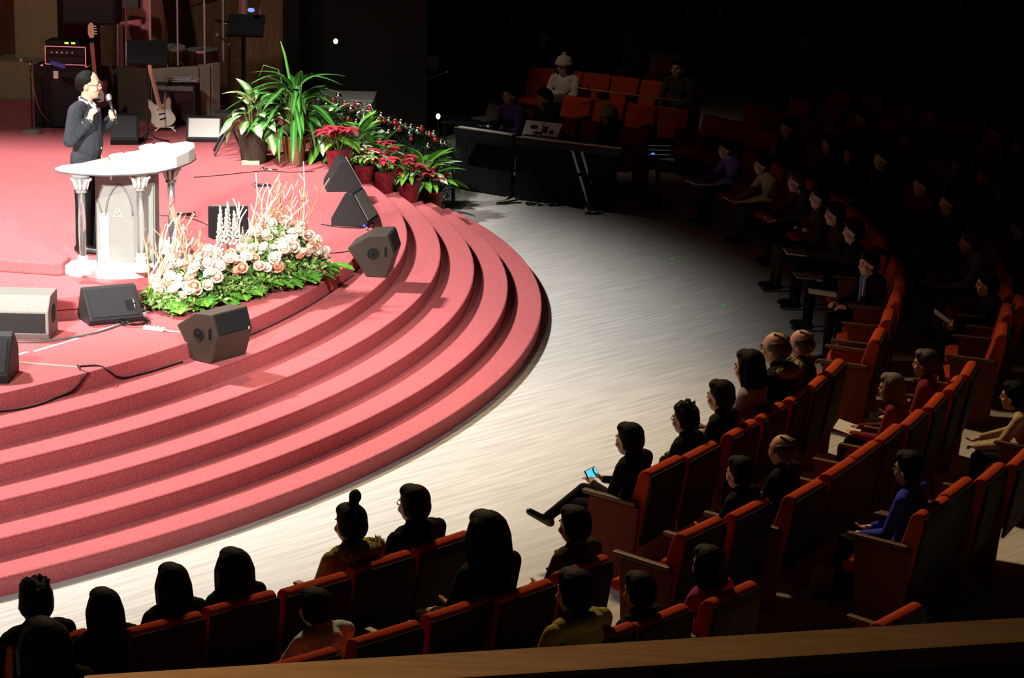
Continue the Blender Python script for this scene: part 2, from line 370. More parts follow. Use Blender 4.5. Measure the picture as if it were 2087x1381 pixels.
POSE['fold'] = seated('body', .0, ((-.10, .14, .80), (.10, .17, .78)), ((-1, .25, 0), (1, .2, 0)), elbow=(.25, .02, .76))

def hairmesh(name, kind, m):
    """hair in head coordinates (head centre at origin, face along +y)"""
    P = []
    if kind in ('short', 'spiky', 'bob', 'long', 'bun', 'pony', 'big'):
        P += [('e', (0, -.026, .052), (.098, .104, .098), 0), ('e', (0, -.055, .0), (.092, .078, .10), 0), ('e', (0, .035, .098), (.074, .055, .045), 0)]
        for b in (-1, 1): P += [('e', (.078*b, -.03, .01), (.024, .045, .07), 0)]
    if kind == 'spiky':
        for j in range(16):
            a = RND.uniform(0, 2*PI); e = RND.uniform(.5, 1.3); d = Vector((math.cos(a)*math.cos(e), math.sin(a)*math.cos(e), math.sin(e)))
            P.append(('c', tuple(d*.09+Vector((0, -.02, .05))), .022, tuple(d*.118+Vector((0, -.02, .055))), .012, 0))
    if kind in ('bob', 'long', 'big'):
        for j in range(9):
            a = PI+PI*(j/8.)*1.24-.38; L = .13 if kind == 'bob' else (.34 if kind == 'long' else .17); rr = .088 if kind == 'bob' else .102
            x, y = math.cos(a)*rr, math.sin(a)*rr*.95-.02
            P.append(('c', (x*.72, y*.8, .075), .034, (x, y, .0), .034, 0)); P.append(('c', (x, y, .0), .034, (x*1.12, y*1.05-.02, .02-L), .026, 0))
        if kind != 'bob': P += [('e', (0, -.07, -.12), (.09, .055, .16), 0)]
    if kind == 'bun': P += [('e', (.02, -.03, .195), (.042, .042, .048), 0), ('c', (0, -.03, .13), .035, (.01, -.03, .17), .03, 0), ('c', (.03, -.03, .22), .012, (.05, -.02, .25), .004, 0)]
    if kind == 'pony': P += [('c', (0, -.12, .05), .035, (.0, -.17, -.12), .03, 0)]
    if kind == 'balding':
        P += [('e', (0, -.052, .0), (.094, .078, .078), 0)]
        for b in (-1, 1): P += [('e', (.078*b, -.02, .02), (.022, .055, .05), 0)]
        for b in (-.03, 0, .03): P += [('c', (b, -.09, .08), .018, (b*1.2, .0, .118), .010, 0)]
    return fuse(name, P, .0095, [m], 4)
HAIR = {}
def hair(kind, m):
    k = (kind, m.name)
    if k not in HAIR: HAIR[k] = hairmesh('hair', kind, m)
    return HAIR[k]
def capmesh():
    mb = MB(); mb.lathe([(.118, .03), (.120, .05), (.112, .09), (.085, .135), (.04, .158), (.0, .162)], 20)
    mb.lathe([(.122, .02), (.128, .03), (.126, .06), (.121, .062)], 20); mb.ell((0, 0, .175), .028, 10, 7)
    return mb.mesh('knit_cap', mat('cream_knit', (.70, .64, .52), .95, var=.25, scale=60, bump=.5), True)
CAPM = capmesh()
def glasses(parent, hc, s=1.):
    mb = MB()
    for b in (-1, 1):
        cc = Vector(hc)+Vector((.033*b, .108, .004)); mb.tube([cc+Vector((.026*math.cos(2*PI*k/12), 0, .019*math.sin(2*PI*k/12))) for k in range(13)], .0028, 5)
        mb.tube([cc+Vector((.026*b, 0, .005)), Vector(hc)+Vector((.085*b, .06, .008)), Vector(hc)+Vector((.092*b, -.005, 0))], .0028, 5)
    mb.tube([Vector(hc)+Vector((-.008, .110, .008)), Vector(hc)+Vector((.008, .110, .008))], .0028, 5)
    return mb.build('glasses', M_blackm, parent)
EYE = MB().ell((0, 0, 0), (.011, .007, .007), 8, 6).mesh('eye', mat('eye_dark', (.02, .012, .01), .3), True)
BROW = MB().tube([(-.02, 0, 0), (0, .006, .006), (.02, .002, .001)], .005, 6).mesh('eyebrow', M_hair, True)

# ------------------------------------------------------------------ rows of seats
def R1(th):
    xs = [-60, -50, -40, -32, -20, -10, 0, 12, 60]; ys = [15.07, 15.07, 15.06, 15.22, 15.4, 15.6, 15.73, 15.8, 15.9]
    return float(np.interp(th, xs, ys))
def rowR(th, i): return R1(th)+(i-1)*(1.0+.10*min(1, max(0, (th+40)/40)))
def face(p):     # rotation that turns local +y towards the stage centre
    return math.atan2(CY-p[1], CX-p[0])-PI/2
def make_seat_meshes():
    d = {}
    prof = [(-.19, .36), (-.10, .40), (-.155, .60), (-.215, .80), (-.225, .855), (-.255, .89), (-.30, .895), (-.335, .87), (-.335, .80), (-.25, .36)]
    d['backrest'] = MB().side(prof[0:], -.255, .255).mesh('backrest', M_seat, True, .03, 3)
    d['back_shell'] = MB().side([(-.25, .3), (-.335, .80), (-.335, .862), (-.35, .858), (-.358, .79), (-.275, .3)], -.262, .262).mesh('back_shell', M_shell, False, .004, 1)
    d['seat_cushion'] = MB().side([(-.17, .34), (.26, .355), (.285, .39), (.27, .43), (.2, .445), (-.17, .415)], -.245, .245).mesh('seat_cushion', M_seat, True, .025, 3)
    d['armrest'] = MB().side([(-.24, .615), (.2, .64), (.23, .655), (.22, .672), (-.24, .65)], -.027, .027).mesh('armrest', M_arm, False, .008, 2)
    d['side_panel'] = MB().side([(-.22, .0), (.12, .0), (.14, .12), (.17, .6), (.15, .633), (-.27, .61)], -.02, .02).mesh('side_panel', mat('dark_red_panel', (.16, .028, .012), .9), False, .006, 1)
    return d
SM = make_seat_meshes()
SEATS = []
def seat(root, label, group, end=False, rot=None):
    t = thing('auditorium_seat', label, 'seat', (root.x, root.y, 0), face(root) if rot is None else rot, group)
    for k in ('backrest', 'back_shell', 'seat_cushion'): put(k, SM[k], t)
    for x in ((-.283, .283) if end else (-.283,)):
        a_ = put('armrest', SM['armrest'], t, (x, 0, 0)); put('side_panel', SM['side_panel'], t, (x, 0, 0))
    SEATS.append(root); return t
def seat_px(u, v, label, group, end=False, rot=None):
    X = at(u, v, .885); d = Vector((CX-X.x, CY-X.y, 0)).normalized()
    if rot is not None: d = Vector((-math.sin(rot), math.cos(rot), 0))
    return seat(Vector((X.x, X.y, 0))+d*.29, label, group, end, rot)
FAR_ROT = math.atan2(-.82, -.57)-PI/2
def person(label, root, rot, pose, cols, hr, hm=M_hair, sc=1., group=None, glass=False, facey=True, cap=False, skin=None):
    me, hc = POSE[pose]
    t = thing('person', label, 'person', (root[0], root[1], 0), rot, group); t.scale = (sc, sc, sc)
    b = put('body', me, t)
    for i, m in ((0, skin), (1, cols[0]), (2, cols[1])):
        if m is not None: b.material_slots[i].link = 'OBJECT'; b.material_slots[i].material = m
    if hr: put('hair', hair(hr, hm), t, hc).scale = (1.17, 1.15, 1.13)
    if cap: put('knit_cap', CAPM, t, hc).scale = (1.1, 1.1, 1.1)
    if glass: glasses(t, hc)
    if facey:
        for s_ in (-1, 1):
            put('eye', EYE, t, hc+Vector((.033*s_, .088, .004))); put('eyebrow', hair_brow, t, hc+Vector((.033*s_, .094, .028)))
    return t
hair_brow = BROW
ROOTSC = {}
def person_px(label, u, v, row, pose, cols, hr, hm=M_hair, yaw=0, zfix=None, **k):
    """head seen at (u,v), sitting in the given row: distance from the row's circle"""
    me, hc = POSE[pose]; z = 1.18
    lo, hi = .8, 1.32; best = None
    for j in range(121):
        z = lo+(hi-lo)*j/120; X = at(u, v, z); dx, dy = X.x-CX, X.y-CY
        rr = math.hypot(dx, dy); th = math.degrees(math.atan2(dy, dx)); e = abs(rr-(rowR(th, row)-.29-hc.y))
        if best is None or e < best[0]: best = (e, X.copy(), th, z)
    e, X, th, z = best
    if zfix: z = zfix; X = at(u, v, z)
    sc = min(1.03, max(.84, z/HEADZ*1.03))
    d = Vector((CX-X.x, CY-X.y, 0)).normalized()
    root = Vector((X.x, X.y, 0))-d*hc.y*sc
    person(label, root, face(root)+yaw, pose, cols, hr, hm, sc, **k)
    ROOTSC[root.to_tuple(4)] = sc
    return root
def arc_seats(row, ths, label, group):
    for j, th in enumerate(ths):
        p = pol(rowR(th, row)-.29, th)
        if all((p-q).length > .42 for q in SEATS): seat(p, label, group, j == len(ths)-1)

for r, th0 in ((2, 20.5), (3, 22), (4, 23), (5, 24)):
    arc_seats(r, [th0+2.05*k for k in range(6)], 'dark red seat in an unlit row past the keyboards', 'unlit row seats past the keyboards')
gA1 = 'front row seats opposite the pulpit'
for u, v in ((100, 1300), (335, 1265), (490, 1222), (640, 1185), (775, 1140), (900, 1100)):
    seat_px(u, v, {100: 'red front row seat of the spiky-haired person', 335: 'red front row seat behind the short bobbed person', 490: 'red front row seat of the long-haired woman', 640: 'empty red front row seat between the long-haired woman and the bun-haired girl', 775: 'red front row seat of the bun-haired girl in olive', 900: 'red front row aisle seat of the young man with glasses'}[u], gA1, u == 900)
for u, v in ((455, 1390), (610, 1340), (785, 1285), (930, 1235), (1065, 1200), (1185, 1150)):
    seat_px(u, v, {455: 'red second row seat half hidden by the end of the balcony rail', 610: 'red second row seat beside the striped top, cut by the balcony rail', 785: 'red second row seat of the person in a striped top', 930: 'empty red second row seat behind the bun-haired girl', 1065: 'red second row seat of the person with thick shoulder-length hair', 1185: 'red second row aisle seat of the person in a maroon-black top'}[u], 'second row seats before the aisle', u == 1185)
for u, v in ((1110, 1330), (1230, 1290), (1345, 1252), (1490, 1205)):
    seat_px(u, v, {1110: 'red third row seat mostly hidden by the balcony rail', 1230: 'red third row seat of the person in an olive yellow jacket', 1345: 'red third row seat between the olive yellow jacket and the magenta top', 1490: 'red third row aisle seat of the person in magenta'}[u], 'third row seats before the aisle', u == 1490)
seat_px(1830, 1250, 'single red seat top behind the far end of the balcony rail', None, True)
for u, v in ((1350, 945), (1425, 915), (1510, 870), (1570, 835), (1625, 800), (1665, 775), (1700, 745)):
    seat_px(u, v, {1350: 'red aisle seat of the man using a phone', 1425: 'red front row seat of the man with tufted hair', 1510: 'red front row seat of the man with neat black hair', 1570: 'red front row seat of the woman with a pale grey sleeve', 1625: 'red front row seat of the old man in a fur collar', 1665: 'red front row seat of the bald man', 1700: 'empty red front row end seat beside the bald man'}[u], 'front row seats across the aisle', u in (1700,))
for u, v in ((1640, 995), (1710, 950), (1760, 915), (1810, 880), (1860, 850), (1905, 815), (1945, 780), (1975, 750)):
    seat_px(u, v, {1640: 'red second row seat of the balding man in black', 1710: 'empty red second row seat next to the balding man in black', 1860: 'red second row seat of the grey-haired woman', 1945: 'red second row seat of the person with light brown hair', 1975: 'empty red second row end seat beside the light brown hair'}.get(u, 'empty red second row seat between the balding man and the light brown hair'), 'second row seats across the aisle', u == 1975)
arc_seats(2, [-36.3, -34.2], 'red auditorium seat at the aisle end of the second row across the aisle', 'aisle end seats across the aisle')
for u, v in ((1900, 1030), (1950, 990), (2020, 960), (2080, 930)):
    seat_px(u, v, {1900: 'red third row end seat of the man in a blue jacket', 1950: 'empty red third row seat next to the blue jacket', 2020: 'empty red third row seat second from the blue jacket', 2080: 'red third row seat by the person in a beige jacket'}[u], 'third row seats across the aisle', u == 1900)
for u, v in ((1790, 680), (1812, 640), (1828, 605), (1835, 570), (1830, 532), (1810, 495)):
    seat_px(u, v, 'red auditorium seat in the row of the man with a blue tie', 'front row seats of the tie section', u == 1790)
for u, v in ((2045, 670), (2055, 630), (2057, 590), (2050, 552), (2035, 520)):
    seat_px(u, v, 'red auditorium seat in the row behind the man with a blue tie', 'second row seats of the tie section')
arc_seats(1, [2.6+2.15*k for k in range(8)], 'dark red seat in the front row near the keyboards', 'front row seats near the keyboards')
for r in (2, 3, 4, 5):
    arc_seats(r, [(1.0 if r == 2 else 3)+2.05*k for k in range(9)], 'dark red seat in an unlit row on the right side, rear rows', 'unlit rear row seats')
for u, v in ((1080, 230), (1150, 239), (1220, 249), (1292, 261)):
    seat_px(u, v, 'red seat with a lit top edge behind the keyboards', 'seats behind the keyboards', False, FAR_ROT)
for u, v in ((1108, 139), (1165, 145), (1220, 151), (1278, 158), (1338, 166), (1398, 172)):
    seat_px(u, v, 'red seat in the row of the person wearing a white cap', 'seats in the white cap row', u == 1398, FAR_ROT)
for u, v in ((1180, 198), (1246, 206), (1312, 214), (1378, 222)):
    seat_px(u, v, 'dark red seat between the keyboards and the white cap row', 'seats of the middle far row', u == 1378, FAR_ROT)

# people in the lit front rows
P_ = person_px
P_('person with spiky dark hair in a black top, front row before the bun-haired girl', 70, 1238, 1, 'lap', (C_black, C_black), 'spiky')
P_('person with a broad dome of dark hair, second row behind the spiky-haired person', 88, 1300, 2, 'lap', (C_black, C_black), 'big', facey=False)
P_('person with smooth black bobbed hair just above the balcony rail', 212, 1305, 1, 'lap', (C_black, C_black), 'bob', facey=False)
P_('short person with dark bobbed hair in the front row beside the long-haired woman', 350, 1226, 1, 'lap', (C_black, C_black), 'bob')
P_('woman with long straight black hair in the front row', 474, 1168, 1, 'lap', (C_black, C_black), 'long')
P_('girl with a top bun and an olive fur-hooded jacket', 712, 1078, 1, 'hood', (C_olive, C_black), 'bun')
P_('young man with glasses and a black hooded top beside the bun-haired girl', 841, 1038, 1, 'hood', (C_black, C_black), 'short', glass=True)
P_('person with thick shoulder-length black hair in the second row by the aisle', 988, 1100, 2, 'lap', (C_black, C_black), 'big')
P_('child-like figure in a pale blue striped top leaning in the second row', 640, 1262, 2, 'write', (C_stripe, C_black), 'short')
P_('person in a maroon-black top at the aisle end of the second row', 1168, 1080, 2, 'lap', (C_brown, C_black), 'short')
P_('person in an olive yellow jacket in the third row above the rail', 1168, 1218, 3, 'hood', (C_olive, C_black), 'short')
P_('dark-haired person low behind the rail beside the olive yellow jacket', 1298, 1262, 3, 'lap', (C_black, C_black), 'short')
P_('person in a magenta top with a white collar line by the aisle', 1440, 1160, 3, 'lap', (C_mag, C_black), 'bob')
rt = P_('man with crossed legs looking at a bright phone by the aisle', 1280, 900, 1, 'cross', (C_black, C_black), 'short')
phone_root = rt
P_('man with glasses and tufted hair beside the phone user', 1394, 862, 1, 'lap', (C_black, C_black), 'spiky', glass=True)
P_('man with neat black hair in a black coat, third along from the phone user', 1466, 816, 1, 'lap', (C_black, C_black), 'short')
P_('woman with rounded black hair and a pale grey sleeve, front row', 1524, 758, 1, 'lap', (cloth('pale_grey_cloth', (.30, .28, .30)), C_black), 'bob')
P_('old balding man with glasses and a fur collared black coat', 1578, 718, 1, 'hood', (C_black, C_black), 'balding', hm=M_hairbr, glass=True)
P_('bald man beside the old man in a fur collar', 1630, 708, 1, 'lap', (C_brown, C_black), 'balding', hm=M_hairbr)
P_('man in olive trousers at the aisle end of the second row', 1505, 985, 2, 'lap', (C_black, C_olive), 'short')
P_('balding man with brown hair in black, second row across the aisle', 1592, 925, 2, 'lap', (C_black, C_black), 'balding', hm=M_hairbr)
rs_paper = P_('grey-haired woman holding white sheets in the second row', 1812, 825, 2, 'read', (C_maroon, C_black), 'bob', hm=M_hairgr)
P_('person with light brown hair and a maroon top in the second row', 1882, 768, 2, 'lap', (C_maroon, C_black), 'pony', hm=M_hairbr)
P_('man in a bright blue jacket with glasses in the third row', 1850, 965, 3, 'lap', (C_blue, C_black), 'short', glass=True)
P_('person in a beige jacket in the third row near the blue jacket', 2060, 850, 3, 'write', (C_beige, C_black), 'short')
tie_root = P_('man in a black suit with white shirt and blue tie', 1768, 540, 1, 'read', (C_black, C_black), 'short', yaw=.5)
rw1 = P_('person with white sheets on the lap beside the man with a blue tie', 1738, 478, 1, 'lap', (C_black, C_black), 'short', zfix=1.05)
rw2 = P_('person with a notebook, second beyond the man with a blue tie', 1700, 440, 1, 'read', (C_brown, C_black), 'short', zfix=1.05)
rw3 = P_('man in a dark suit with a white collar holding a white tablet', 2010, 583, 2, 'read', (C_black, C_black), 'short')
rw4 = P_('person in a pale purple plaid shirt bending over sheets', 1975, 497, 2, 'write', (C_plaid, C_purple), 'short', hm=M_hairbr, zfix=1.04)
rw5 = P_('man in a blue purple shirt reading in the front row near the keyboards', 1478, 318, 1, 'write', (C_purple, C_black), 'short')
rw6 = P_('person in a beige jacket reading beside the blue purple shirt', 1552, 340, 1, 'write', (C_beige, C_grey), 'short')
P_('person in a brown jacket leaning forward beside the beige jacket reader', 1622, 372, 1, 'write', (C_brown, C_black), 'short', hm=M_hairbr)
P_('person in brown with clasped hands, third from the beige jacket reader', 1668, 408, 1, 'fold', (C_brown, C_brown), 'short', zfix=1.05)
# unlit audience
k = 0
for u, v, row in ((1605, 265, 2), (1735, 320, 2), (1800, 325, 2), (1850, 290, 3), (1905, 243, 4), (1955, 340, 3), (2008, 364, 3), (2030, 275, 4), (2080, 300, 4), (1690, 300, 2), (1760, 250, 3), (1880, 380, 2), (1935, 420, 2), (2040, 420, 3), (2075, 500, 3)):
    P_('dim audience member in dark clothes in the unlit rear rows', u, v, row, ('lap', 'fold', 'read')[k % 3], ((C_brown, C_grey, C_black, C_maroon)[k % 4], C_black), ('short', 'bob', 'short', 'pony')[k % 4], group='dim audience members in the unlit rear rows', facey=False); k += 1
def far_person(label, u, v, z, pose, cols, hr, rot=None, **kw):
    X = at(u, v, z); d = Vector((CX-X.x, CY-X.y, 0)).normalized(); me, hc = POSE[pose]
    root = Vector((X.x, X.y, 0))-d*hc.y
    return person(label, root, face(root) if rot is None else rot, pose, cols, hr, sc=z/HEADZ, **kw), root
far_person('woman in a cream knit cap and white top with folded arms', 1150, 135, 1.19, 'fold', (C_white, C_black), 'bob', rot=FAR_ROT, cap=True)
far_person('man in a pale purple shirt seated far behind the keyboards', 1280, 72, 1.19, 'lap', (C_purple, C_brown), 'short')
far_person('dark figure in the row of the white cap', 1382, 140, 1.19, 'lap', (C_grey, C_black), 'short', rot=FAR_ROT)
k = 0
for u, v in ((1405, 25), (1470, 22), (1045, 40), (1110, 75), (1660, 60), (1040, 195), (1108, 203), (1530, 40), (1640, 80), (1960, 5), (1590, 45)):
    far_person('dim figure far back in the dark upper rows', u, v, 1.15, 'lap', ((C_brown, C_purple, C_grey, C_blue)[k % 4], C_black), 'short', group='dim figures in the far upper rows', facey=False); k += 1
for o in [x for x in S.objects if x.get('category') == 'person']:
    q = Vector((o.location.x, o.location.y, 0))
    if o.location.z < .5 and all((q-r).length > .40 for r in SEATS):
        d = Vector((CX-q.x, CY-q.y, 0)).normalized(); far = q.y > 33
        seat(q-d*.02, 'dark seat under a dim figure in the far upper rows' if far else 'red auditorium seat fully taken by its dark-clothed sitter', 'occupied seats in the far upper rows' if far else 'fully taken seats')
# things held or worn by the audience
def sheet(label, name, root, off, size=(.21, .29), rz=0., tilt=.2, m=M_paper, group=None, cat='paper', thick=.004):
    rot = face(root); v = Matrix.Rotation(rot, 4, 'Z') @ Vector(off)*ROOTSC.get(root.to_tuple(4), 1)
    o = MB().box((0, 0, 0), (size[0], size[1], thick)).build(name, m)
    o.location = (root.x+v.x, root.y+v.y, v.z); o.rotation_euler = (tilt, 0, rot+rz)
    return tag(o, label, cat, group)
ph = sheet('bright cyan phone screen in the hand of the man with crossed legs', 'phone', phone_root, (.0, .385, .80), (.155, .08), 0, 1.0, M_blackm, cat='phone', thick=.009)
MB().box((0, 0, .006), (.14, .07, .003)).build('screen', mat('cyan_screen', (.10, .65, .80), .3, emit=1.1), ph)
sheet('white sheet held by the grey-haired woman', 'paper_sheet', rs_paper, (.0, .44, .715), (.30, .21), .1, .25)
sheet('white paper on the lap next to the man with a blue tie', 'paper_sheet', rw1, (.0, .52, .645), (.30, .22), .1, .05)
sheet('white notebook held open beyond the man with a blue tie', 'notebook', rw2, (.0, .5, .70), (.32, .22), 0, .1, cat='notebook', thick=.012)
sheet('white tablet held by the man with a white collar', 'tablet', rw3, (.0, .47, .75), (.20, .25), 0, .6, cat='tablet', thick=.01)
sheet('white sheets on the lap of the plaid shirt person', 'paper_sheet', rw4, (.0, .58, .66), (.25, .2), 0, .1)
sheet('white open book read by the blue purple shirt', 'open_book', rw5, (.0, .60, .66), (.30, .22), 0, .1, cat='book', thick=.012)
sheet('white pages read by the beige jacket person', 'open_book', rw6, (.0, .58, .66), (.26, .18), 0, .1, cat='book', thick=.012)
rot = face(tie_root)
sh = MB().box((0, 0, 0), (.205, .29, .006)).build('paper_sheet', M_paper); v = Matrix.Rotation(rot, 4, 'Z') @ Vector((.02, .47, .69))
sh.location = (tie_root.x+v.x, tie_root.y+v.y, v.z); sh.rotation_euler = (.1, 0, rot); tag(sh, 'white sheet on the lap of the man with a blue tie', 'paper')
def find(label):
    return next(o for o in S.objects if o.get('label') == label)
tm = find('man in a black suit with white shirt and blue tie')
MB().side([(.055, 1.06), (.105, 1.02), (.118, .80), (.085, .80), (.08, 1.0), (.03, 1.06)], -.045, .045).build('shirt_front', C_white, tm)
MB().tube([(-.062, -.03, 1.06), (-.055, .03, 1.075), (0, .06, 1.05), (.055, .03, 1.075), (.062, -.03, 1.06)], .017, 8).build('collar', C_white, tm, True)
MB().side([(.085, 1.05), (.122, 1.02), (.135, .74), (.112, .74), (.10, 1.0)], -.022, .022).build('tie', mat('blue_tie', (.10, .22, .62), .5), tm)
wc = find('man in a dark suit with a white collar holding a white tablet')
MB().tube([(-.062, -.03, 1.06), (-.055, .03, 1.075), (0, .06, 1.05), (.055, .03, 1.075), (.062, -.03, 1.06)], .017, 8).build('collar', C_white, wc, True)
fur = mat('fur_trim', (.34, .27, .08), 1, var=.5, scale=45, bump=1)
for lb in ('girl with a top bun and an olive fur-hooded jacket', 'old balding man with glasses and a fur collared black coat'):
    o = find(lb); mb = MB()
    pts = [(.17*math.sin(a), -.12-.07*math.cos(a), 1.035-.01*math.cos(a)) for a in np.linspace(-1.9, 1.9, 26)]
    mb.tube(pts, [.046+RND.uniform(-.006, .008) for _ in pts], 10)
    for p in pts:
        for j in range(16):
            d = Vector((RND.gauss(0, 1), RND.gauss(0, 1), RND.gauss(0, 1))).normalized(); mb.tube([Vector(p)+d*.035, Vector(p)+d*(.06+RND.uniform(0, .015))], [.006, .001], 3)
    mb.build('fur_trim', fur, o, True)
mg = find('person in a magenta top with a white collar line by the aisle')
MB().tube([(.12*math.sin(a), -.07-.085*math.cos(a), 1.05) for a in np.linspace(-2.4, 2.4, 20)], .014, 8).build('collar', C_white, mg, True)
# white cloth over a far seat
X = at(1352, 108, .95)
d_ = Vector((CX-X.x, CY-X.y, 0)).normalized(); seat(Vector((X.x, X.y, 0))+d_*.29, 'far dark seat under the white printed cloth', None, True)
X = X-d_*.04
cl = MB()
n = 10
vs = [(-.24+.48*i/n, -.02*math.sin(i*1.3)-(.04 if j == 0 else 0), .2-.36*j/n+.02*math.sin(i*.9)*(j/n)) for j in range(n+1) for i in range(n+1)]
vs += [(x, y+.02, z) for x, y, z in vs]; m = (n+1)**2
fs = [(j*(n+1)+i, j*(n+1)+i+1, (j+1)*(n+1)+i+1, (j+1)*(n+1)+i) for j in range(n) for i in range(n)]
fs += [tuple(m+q for q in reversed(f)) for f in fs]
o = cl.add(vs, fs).build('white_cloth', C_white, None, True); o.location = (X.x, X.y, .74); o.rotation_euler = (0, 0, .3); tag(o, 'white printed cloth hung over a far seat back', 'cloth')
mk = MB()
for j in range(5): MB().box((-.13+.06*j, -.062, .09), (.022, .012, .06)).build('print_mark', C_grey, o)

# ------------------------------------------------------------------ pulpit
px, py = -3.74, 21.80
pt = thing('pulpit', 'white and clear acrylic pulpit with columns, gothic arch panel and gold letter', 'pulpit', (px, py, ZU))
L = lambda p: (p.x-px, p.y-py, p.z-ZU)
ZD = ZU+.08+.93     # underside of the desk
fr = [at(u, v, ZU)-Vector((px, py, ZU)) for u, v in ((129, 556), (150, 563), (190, 567), (235, 569), (280, 567), (315, 561), (345, 551), (372, 535))]
bk = [at(u, v, ZU)-Vector((px, py, ZU)) for u, v in ((388, 512), (372, 500), (330, 506), (285, 520), (240, 531), (195, 538), (150, 541), (134, 546))]
MB().prism([(p.x, p.y) for p in fr+bk], 0, .08).build('base', M_white, pt)
c1, c2, c3 = at(165, 356, ZD), at(285, 352, ZD), at(348, 336, ZD)
def column(p, hgt):
    Mx = Matrix.Translation((p.x-px, p.y-py, .08))
    sh = MB().lathe([(.034, .17), (.034, hgt-.17)], 20, Mx).build('column_shaft', M_clear, pt, True)
    MB().lathe([(.082, 0), (.082, .022), (.070, .030), (.074, .05), (.052, .066), (.046, .10), (.056, .112), (.056, .125), (.042, .14), (.046, .165), (.036, .172)], 24, Mx).build('column_base', M_white, pt)
    cp = MB().lathe([(.036, hgt-.172), (.052, hgt-.165), (.052, hgt-.15), (.044, hgt-.14), (.050, hgt-.08), (.070, hgt-.025), (.082, hgt-.015), (.082, hgt)], 24, Mx).build('capital', M_frost, pt)
    for j in range(8):
        a = 2*PI*j/8
        lv = MB()
        pts = [(.05, hgt-.135), (.058, hgt-.09), (.075, hgt-.05), (.092, hgt-.035), (.096, hgt-.05)]
        lv.tube([Vector((r*math.cos(a), r*math.sin(a), z)) for r, z in pts], [.012, .014, .013, .010, .006], 6, Mx)
        lv.build('acanthus_leaf', M_white, cp, True)
HC = .93
for p in (c1, c2, c3): column(p, HC)
c4 = c1+(c3-c2)*.75+Vector((.06, 0, 0)); column(Vector((c4.x, c4.y+.02, c4.z)), HC)
# centre panel with etched arch
pl, pr = at(201, 541, ZU+.08), at(318, 541, ZU+.08)
yy = max(c1.y, c2.y)-py+.125
x0, x1 = pl.x-px, pr.x-px
pan = MB().box(((x0+x1)/2, yy, .08+.46), (x1-x0, .02, .92)).build('panel', M_frost, pt, bevel=.003)
MB().box((x1+.004, yy+.14, .08+.46), (.018, .26, .92)).build('side_panel', M_frost, pt, bevel=.003)
MB().box((x0-.004, yy+.14, .08+.46), (.018, .26, .92)).build('side_panel', M_frost, pt, bevel=.003)
yf = yy-.012
xc = x0+.215; aw = .125
for sg in (-1, 1):
    pts = [Vector((xc+sg*(-.6*aw+1.6*aw*math.cos(t)), yf, .58+.30*math.sin(t)/.927)) for t in np.linspace(0.0, math.acos(.375), 14)]
    MB().tube(pts, .010, 6).build('arch_line', M_etch, pan, True)
pts = [Vector((x0+.005+.045*(1-math.cos(t)), yf, .60+.16*math.cos(t))) for t in np.linspace(.4, PI/2, 8)]
MB().tube(pts, .009, 6).build('arch_line', M_etch, pan, True)
pc = x0+.075
mb = MB().box((pc, yf, .36), (.075, .012, .36)).box((pc, yf, .165), (.115, .014, .03)).box((pc, yf, .19), (.095, .014, .02)).box((pc, yf, .55), (.095, .014, .03)).box((pc, yf, .58), (.085, .014, .04))
mb.build('relief_column', M_white, pan)
mb = MB()
for j in range(3): mb.tube([Vector((pc-.028+.028*j+.010*math.cos(t), yf-.008, .582+.012*math.sin(t))) for t in np.linspace(0, 2*PI, 10)], .003, 4)
mb.build('relief_ring', M_etch, pan)
MB().box(((x0+x1)/2, yf-.005, .105), (x1-x0, .02, .045)).build('panel_foot', M_white, pan, bevel=.004)
# serif capital A in gold
A = MB(); zb, zt = .565, .665; xa = xc-.012; t_ = -.008
def quad(p): A.add([(xa+x, yf+t_, zb+z) for x, z in p]+[(xa+x, yf, zb+z) for x, z in p], [(0, 1, 2, 3), (7, 6, 5, 4), (0, 4, 5, 1), (1, 5, 6, 2), (2, 6, 7, 3), (3, 7, 4, 0)])
quad([(-.042, .008), (-.030, .008), (.003, .098), (-.004, .105)]); quad([(.018, .008), (.040, .008), (.004, .105), (-.008, .105)]); quad([(-.026, .034), (.024, .034), (.022, .043), (-.022, .043)])
quad([(-.054, 0), (-.018, 0), (-.018, .008), (-.054, .008)]); quad([(.008, 0), (.054, 0), (.054, .008), (.008, .008)])
A.build('letter', M_gold, pan)
